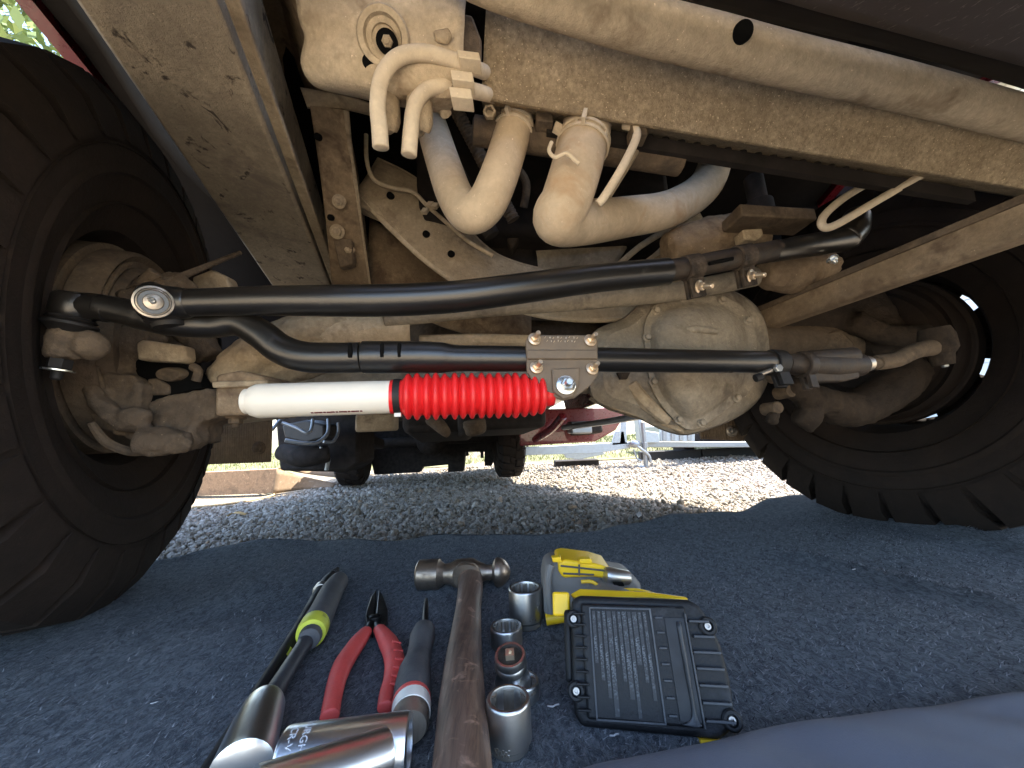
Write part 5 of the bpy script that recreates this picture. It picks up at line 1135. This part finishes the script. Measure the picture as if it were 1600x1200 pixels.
# ---- grey-blue cloth at the lower right
def make_cloth():
    top_ = [(880, 1216), (950, 1196), (1070, 1172), (1180, 1146), (1300, 1128), (1420, 1112), (1520, 1097), (1620, 1086), (1760, 1070)]
    e = crom([G(x, y, CZ + .012) for x, y in top_], 8); V = []; nr = 24; n = len(e)
    for j in range(nr + 1):
        for i, p in enumerate(e):
            t_ = j / nr; q = Vector((p.x + .05 * t_, p.y - .16 * t_ ** 1.1, 0)); f = q.x * 26 + q.y * 46
            z = CZ + .012 + .014 * math.sin(min(1, t_ * 6) * math.pi / 2) + (.0022 * math.sin(f) + .0016 * math.sin(f * 2.3 + 1) + .0022 * noise.noise(Vector((q.x * 14, q.y * 30, 2)))) * min(1, t_ * 5)
            V.append((q.x, q.y, z - (.012 if j == 0 else 0)))
    Fc = [(j * n + i, j * n + i + 1, (j + 1) * n + i + 1, (j + 1) * n + i) for j in range(nr) for i in range(n - 1)]
    mt, t, b = _nodes('slate_cloth'); v = pos(t, (1, 1, 1)); wv = t.nodes.new('ShaderNodeTexWave'); wv.inputs['Scale'].default_value = 420; wv.inputs['Distortion'].default_value = 1.5; t.links.new(v, wv.inputs['Vector'])
    c = mixc(t, nz(t, 12, 6, .6, v), (.06, .064, .088), (.095, .10, .13)); t.links.new(c, b.inputs['Base Color']); b.inputs['Roughness'].default_value = .8
    b.inputs['Sheen Weight'].default_value = .2; bump(t, b, mixc(t, .5, nz(t, 700, 3, .6, v), wv.outputs[0]), .5, .0015)
    o = obj('cloth', V, Fc, mt, None, smooth=70, solid=.002); tag(o, 'creased slate blue cloth filling the lower right corner', 'cloth')
make_cloth()

# ================================================================== things on the gravel behind the left tyre
MT['pine'] = wood('pine_timber', (.24, .13, .06), (.36, .21, .11), .35)
MT['card'] = paint('cardboard', (.22, .155, .10), .85, 0, .2, .2, 60, .12, (.34, .28, .21), .15)
MT['rope'] = paint('rope', (.40, .31, .18), .85, 0, .2, .8, 220, .15)
MT['leafdry'] = paint('dry_leaf', (.42, .27, .10), .7, 0, .3, .3, 90, .3)
w0, w1 = GG(322, 776), GG(432, 772); wd_ = (w1 - w0).normalized(); wh = Vector((0, 0, 1))
hgt = M_(36, w0)
tp = obj('timber_block', *box((w0 + w1) / 2 - wd_ * .16 + wh * hgt * .5 + Vector((0, .05, .01)), wd_ * ((w1 - w0).length / 2 + .16), Vector((0, .05, 0)), wh * hgt * .5), MT['pine'], None, bevel=.004)
tag(tp, 'pale timber block lying on the gravel behind the left tyre', 'timber')
cb = empty('cardboard_flap', GG(470, 768), 'crumpled brown cardboard piece beside the timber block', 'cardboard')
c_ = [GG(426, 774), GG(472, 766), GG(520, 762), GG(535, 752)]
hh = M_(42, c_[0])
obj('front_panel', *sheet([[c_[0] + wh * .01, c_[1] + wh * .006, c_[2] + wh * .006], [c_[0] + wh * hh * .95 + Vector((.02, .02, 0)), c_[1] + wh * hh * .50 + Vector((0, .06, 0)), c_[2] + wh * hh * .12 + Vector((0, .08, 0))]], 4, 4), MT['card'], cb, solid=.005)
obj('top_flap', *sheet([[c_[0] + wh * hh * .98 + Vector((.02, .03, 0)), c_[1] + wh * hh * .62 + Vector((0, .06, 0)), c_[2] + wh * hh * .35 + Vector((0, .10, 0))], [c_[0] + wh * hh * .95 + Vector((.12, .25, 0)), c_[1] + wh * hh * .9 + Vector((.05, .28, 0)), c_[2] + wh * hh * .8 + Vector((.03, .3, 0))]], 4, 4), MT['card'], cb, solid=.005)
rp = [GG(300, 793, .008), GG(345, 789, .008), GG(390, 782, .008), GG(428, 773, .008), GG(412, 770, .01), GG(402, 762, .03)]
rp += [P(395, 748, rp[-1].y + .005), P(392, 737, rp[-1].y + .03), P(398, 733, rp[-1].y + .09), P(410, 737, rp[-1].y + .16)]
o = obj('rope', *tube(rp, .0085, 7, 12), MT['rope'], None, smooth=60); tag(o, 'pale rope looped over the timber block and along the gravel', 'rope')
lp = GG(370, 806, .004); s_ = .020
rows = [[lp + Vector((x * s_ * (1.9), y * s_ * (1 - .5 * abs(x) ** 2), s_ * (.55 * (1 - x * x) + .25 * y * y + .08 * math.sin(9 * x)))) for x in (-1, -.5, 0, .5, 1)] for y in (-1, -.4, .2, .9)]
o = obj('dry_leaf', *sheet(rows, 3, 3), MT['leafdry'], None, smooth=40, solid=.0008); tag(o, 'curled dry brown leaf lying on the bright gravel', 'leaf')
o = obj('wood_chip', *prism([GG(x, y, .006) for x, y in ((993, 806), (1000, 802), (1004, 808), (998, 812))], Vector((0, 0, .006))), MT['blackm'], None); tag(o, 'tiny dark chip lying alone on the brown gravel', 'chip')

# ================================================================== trailer parked behind on the right
tY = 5.0
trl = empty('utility_trailer', P(1005, 735, tY), 'pale painted trailer with drawbar and jack parked behind on the right', 'trailer')
def bx2(x0, y0, x1, y1, Y, dep, mat, name, par=None, bev=.008):
    a, b_, c, d = P(x0, y0, Y), P(x1, y0, Y), P(x1, y1, Y), P(x0, y1, Y)
    return obj(name, *prism([a, b_, c, d], Vector((0, dep, 0))), MT[mat], par or trl, bevel=bev)
obj('drawbar', *prism([P(x, y, tY) for x, y in ((806, 700), (985, 690), (985, 700), (935, 708), (806, 712))], Vector((0, .10, 0))), MT['blue_steel'], trl, bevel=.006)
obj('drawbar', *prism([P(x, y, tY + .3) for x, y in ((880, 708), (940, 700), (945, 710), (905, 718), (885, 716))], Vector((0, .08, 0))), MT['blue_steel'], trl, bevel=.006)
obj('upright', *prism([P(x, y, tY) for x, y in ((962, 674), (975, 674), (978, 694), (956, 696))], Vector((0, .06, 0))), MT['blue_steel'], trl, bevel=.005)
obj('upright', *prism([P(x, y, tY) for x, y in ((974, 640), (978, 640), (980, 694), (968, 694))], Vector((0, .06, 0))), MT['blue_steel'], trl, bevel=.004)
jk = obj('jack_post', *lathe(P(1004, 660, tY - .05), Vector((0, 0, -1)), [(0, .03), (.25, .03), (.252, .04), (.32, .04), (.322, .028), (P(1004, 660, tY).z - P(1004, 728, tY).z, .028)], 18), MT['grey_steel'], trl)
obj('jack_foot', *lathe(P(1005, 728, tY - .05), Vector((0, 0, -1)), [(0, .05), (.035, .06)], 16), MT['grey_steel'], jk)
obj('coupler', *join(blob(P(992, 694, tY - .06), .06, (1.3, 1, .8)), tube([P(985, 690, tY - .08), P(1000, 700, tY - .1), P(1014, 712, tY - .08), P(1016, 722, tY - .08)], .018, 4, 8), tube([P(990, 702, tY - .1), P(995, 716, tY - .1), P(1002, 720, tY - .1)], .012, 4, 8)), MT['grey_steel'], trl)
obj('tool_box', *prism([P(x, y, tY + .05) for x, y in ((997, 655), (1003, 655), (1004, 672), (1030, 676), (1031, 692), (1002, 692))], Vector((0, .2, 0))), MT['blue_steel'], trl, bevel=.01)
pn = bx2(1032, 660, 1086, 690, tY + .1, .05, 'blue_steel', 'side_panel')
for i in range(4): bx2(1036 + i * 13, 662, 1042 + i * 13, 688, tY + .085, .02, 'grey_steel', 'louvre', pn, .002)
bx2(1000, 690, 1320, 699, tY + .15, .08, 'grey_steel', 'lower_rail')
bx2(1086, 640, 1320, 690, tY + .25, .05, 'dark', 'front_board')
obj('deck', *box(P(1200, 680, tY) + Vector((.3, 1.6, .1)), Vector((1.1, 0, 0)), Vector((0, 1.3, 0)), Vector((0, 0, .05))), MT['grey_steel'], trl)
for x in (1060, 1290):
    q = P(x, 720, tY + 1.2); q.z = gz(q.x, q.y) + .30; tw_ = obj('trailer_tyre', *lathe(q, Vector((1, 0, 0)), [(0, .2), (.01, .28), (.04, .30), (.14, .30), (.17, .28), (.18, .2)], 36), MT['tyre'], trl)
    obj('hub', *lathe(q, Vector((-1, 0, 0)), [(-.15, .2), (-.05, .19), (-.04, .06), (-.0, .05)], 24), MT['grey_steel'], tw_)
obj('support_beam', *box(P(900, 724, tY + .5) + Vector((.0, 0, 0)), Vector((.30, 0, 0)), Vector((0, .12, 0)), Vector((0, 0, .05))), MT['dark'], trl, bevel=.01)

ed = empty('trailer_shadow', P(1150, 724, 5.9), 'dark beams added as trailer edging between gravel and grass behind the trailer', 'shading')  # dark beams added in place of the shadow strip under the trailer
for i in range(4):
    q = P(1000, 724, 5.9) + Vector((.45 + i * .92, 0, 0)); q.z = -.22
    obj('shadow_beam', *box(q, Vector((.45, 0, 0)), Vector((0, .07, .0)), Vector((0, 0, .075))), MT['blackm'], ed, bevel=.01)
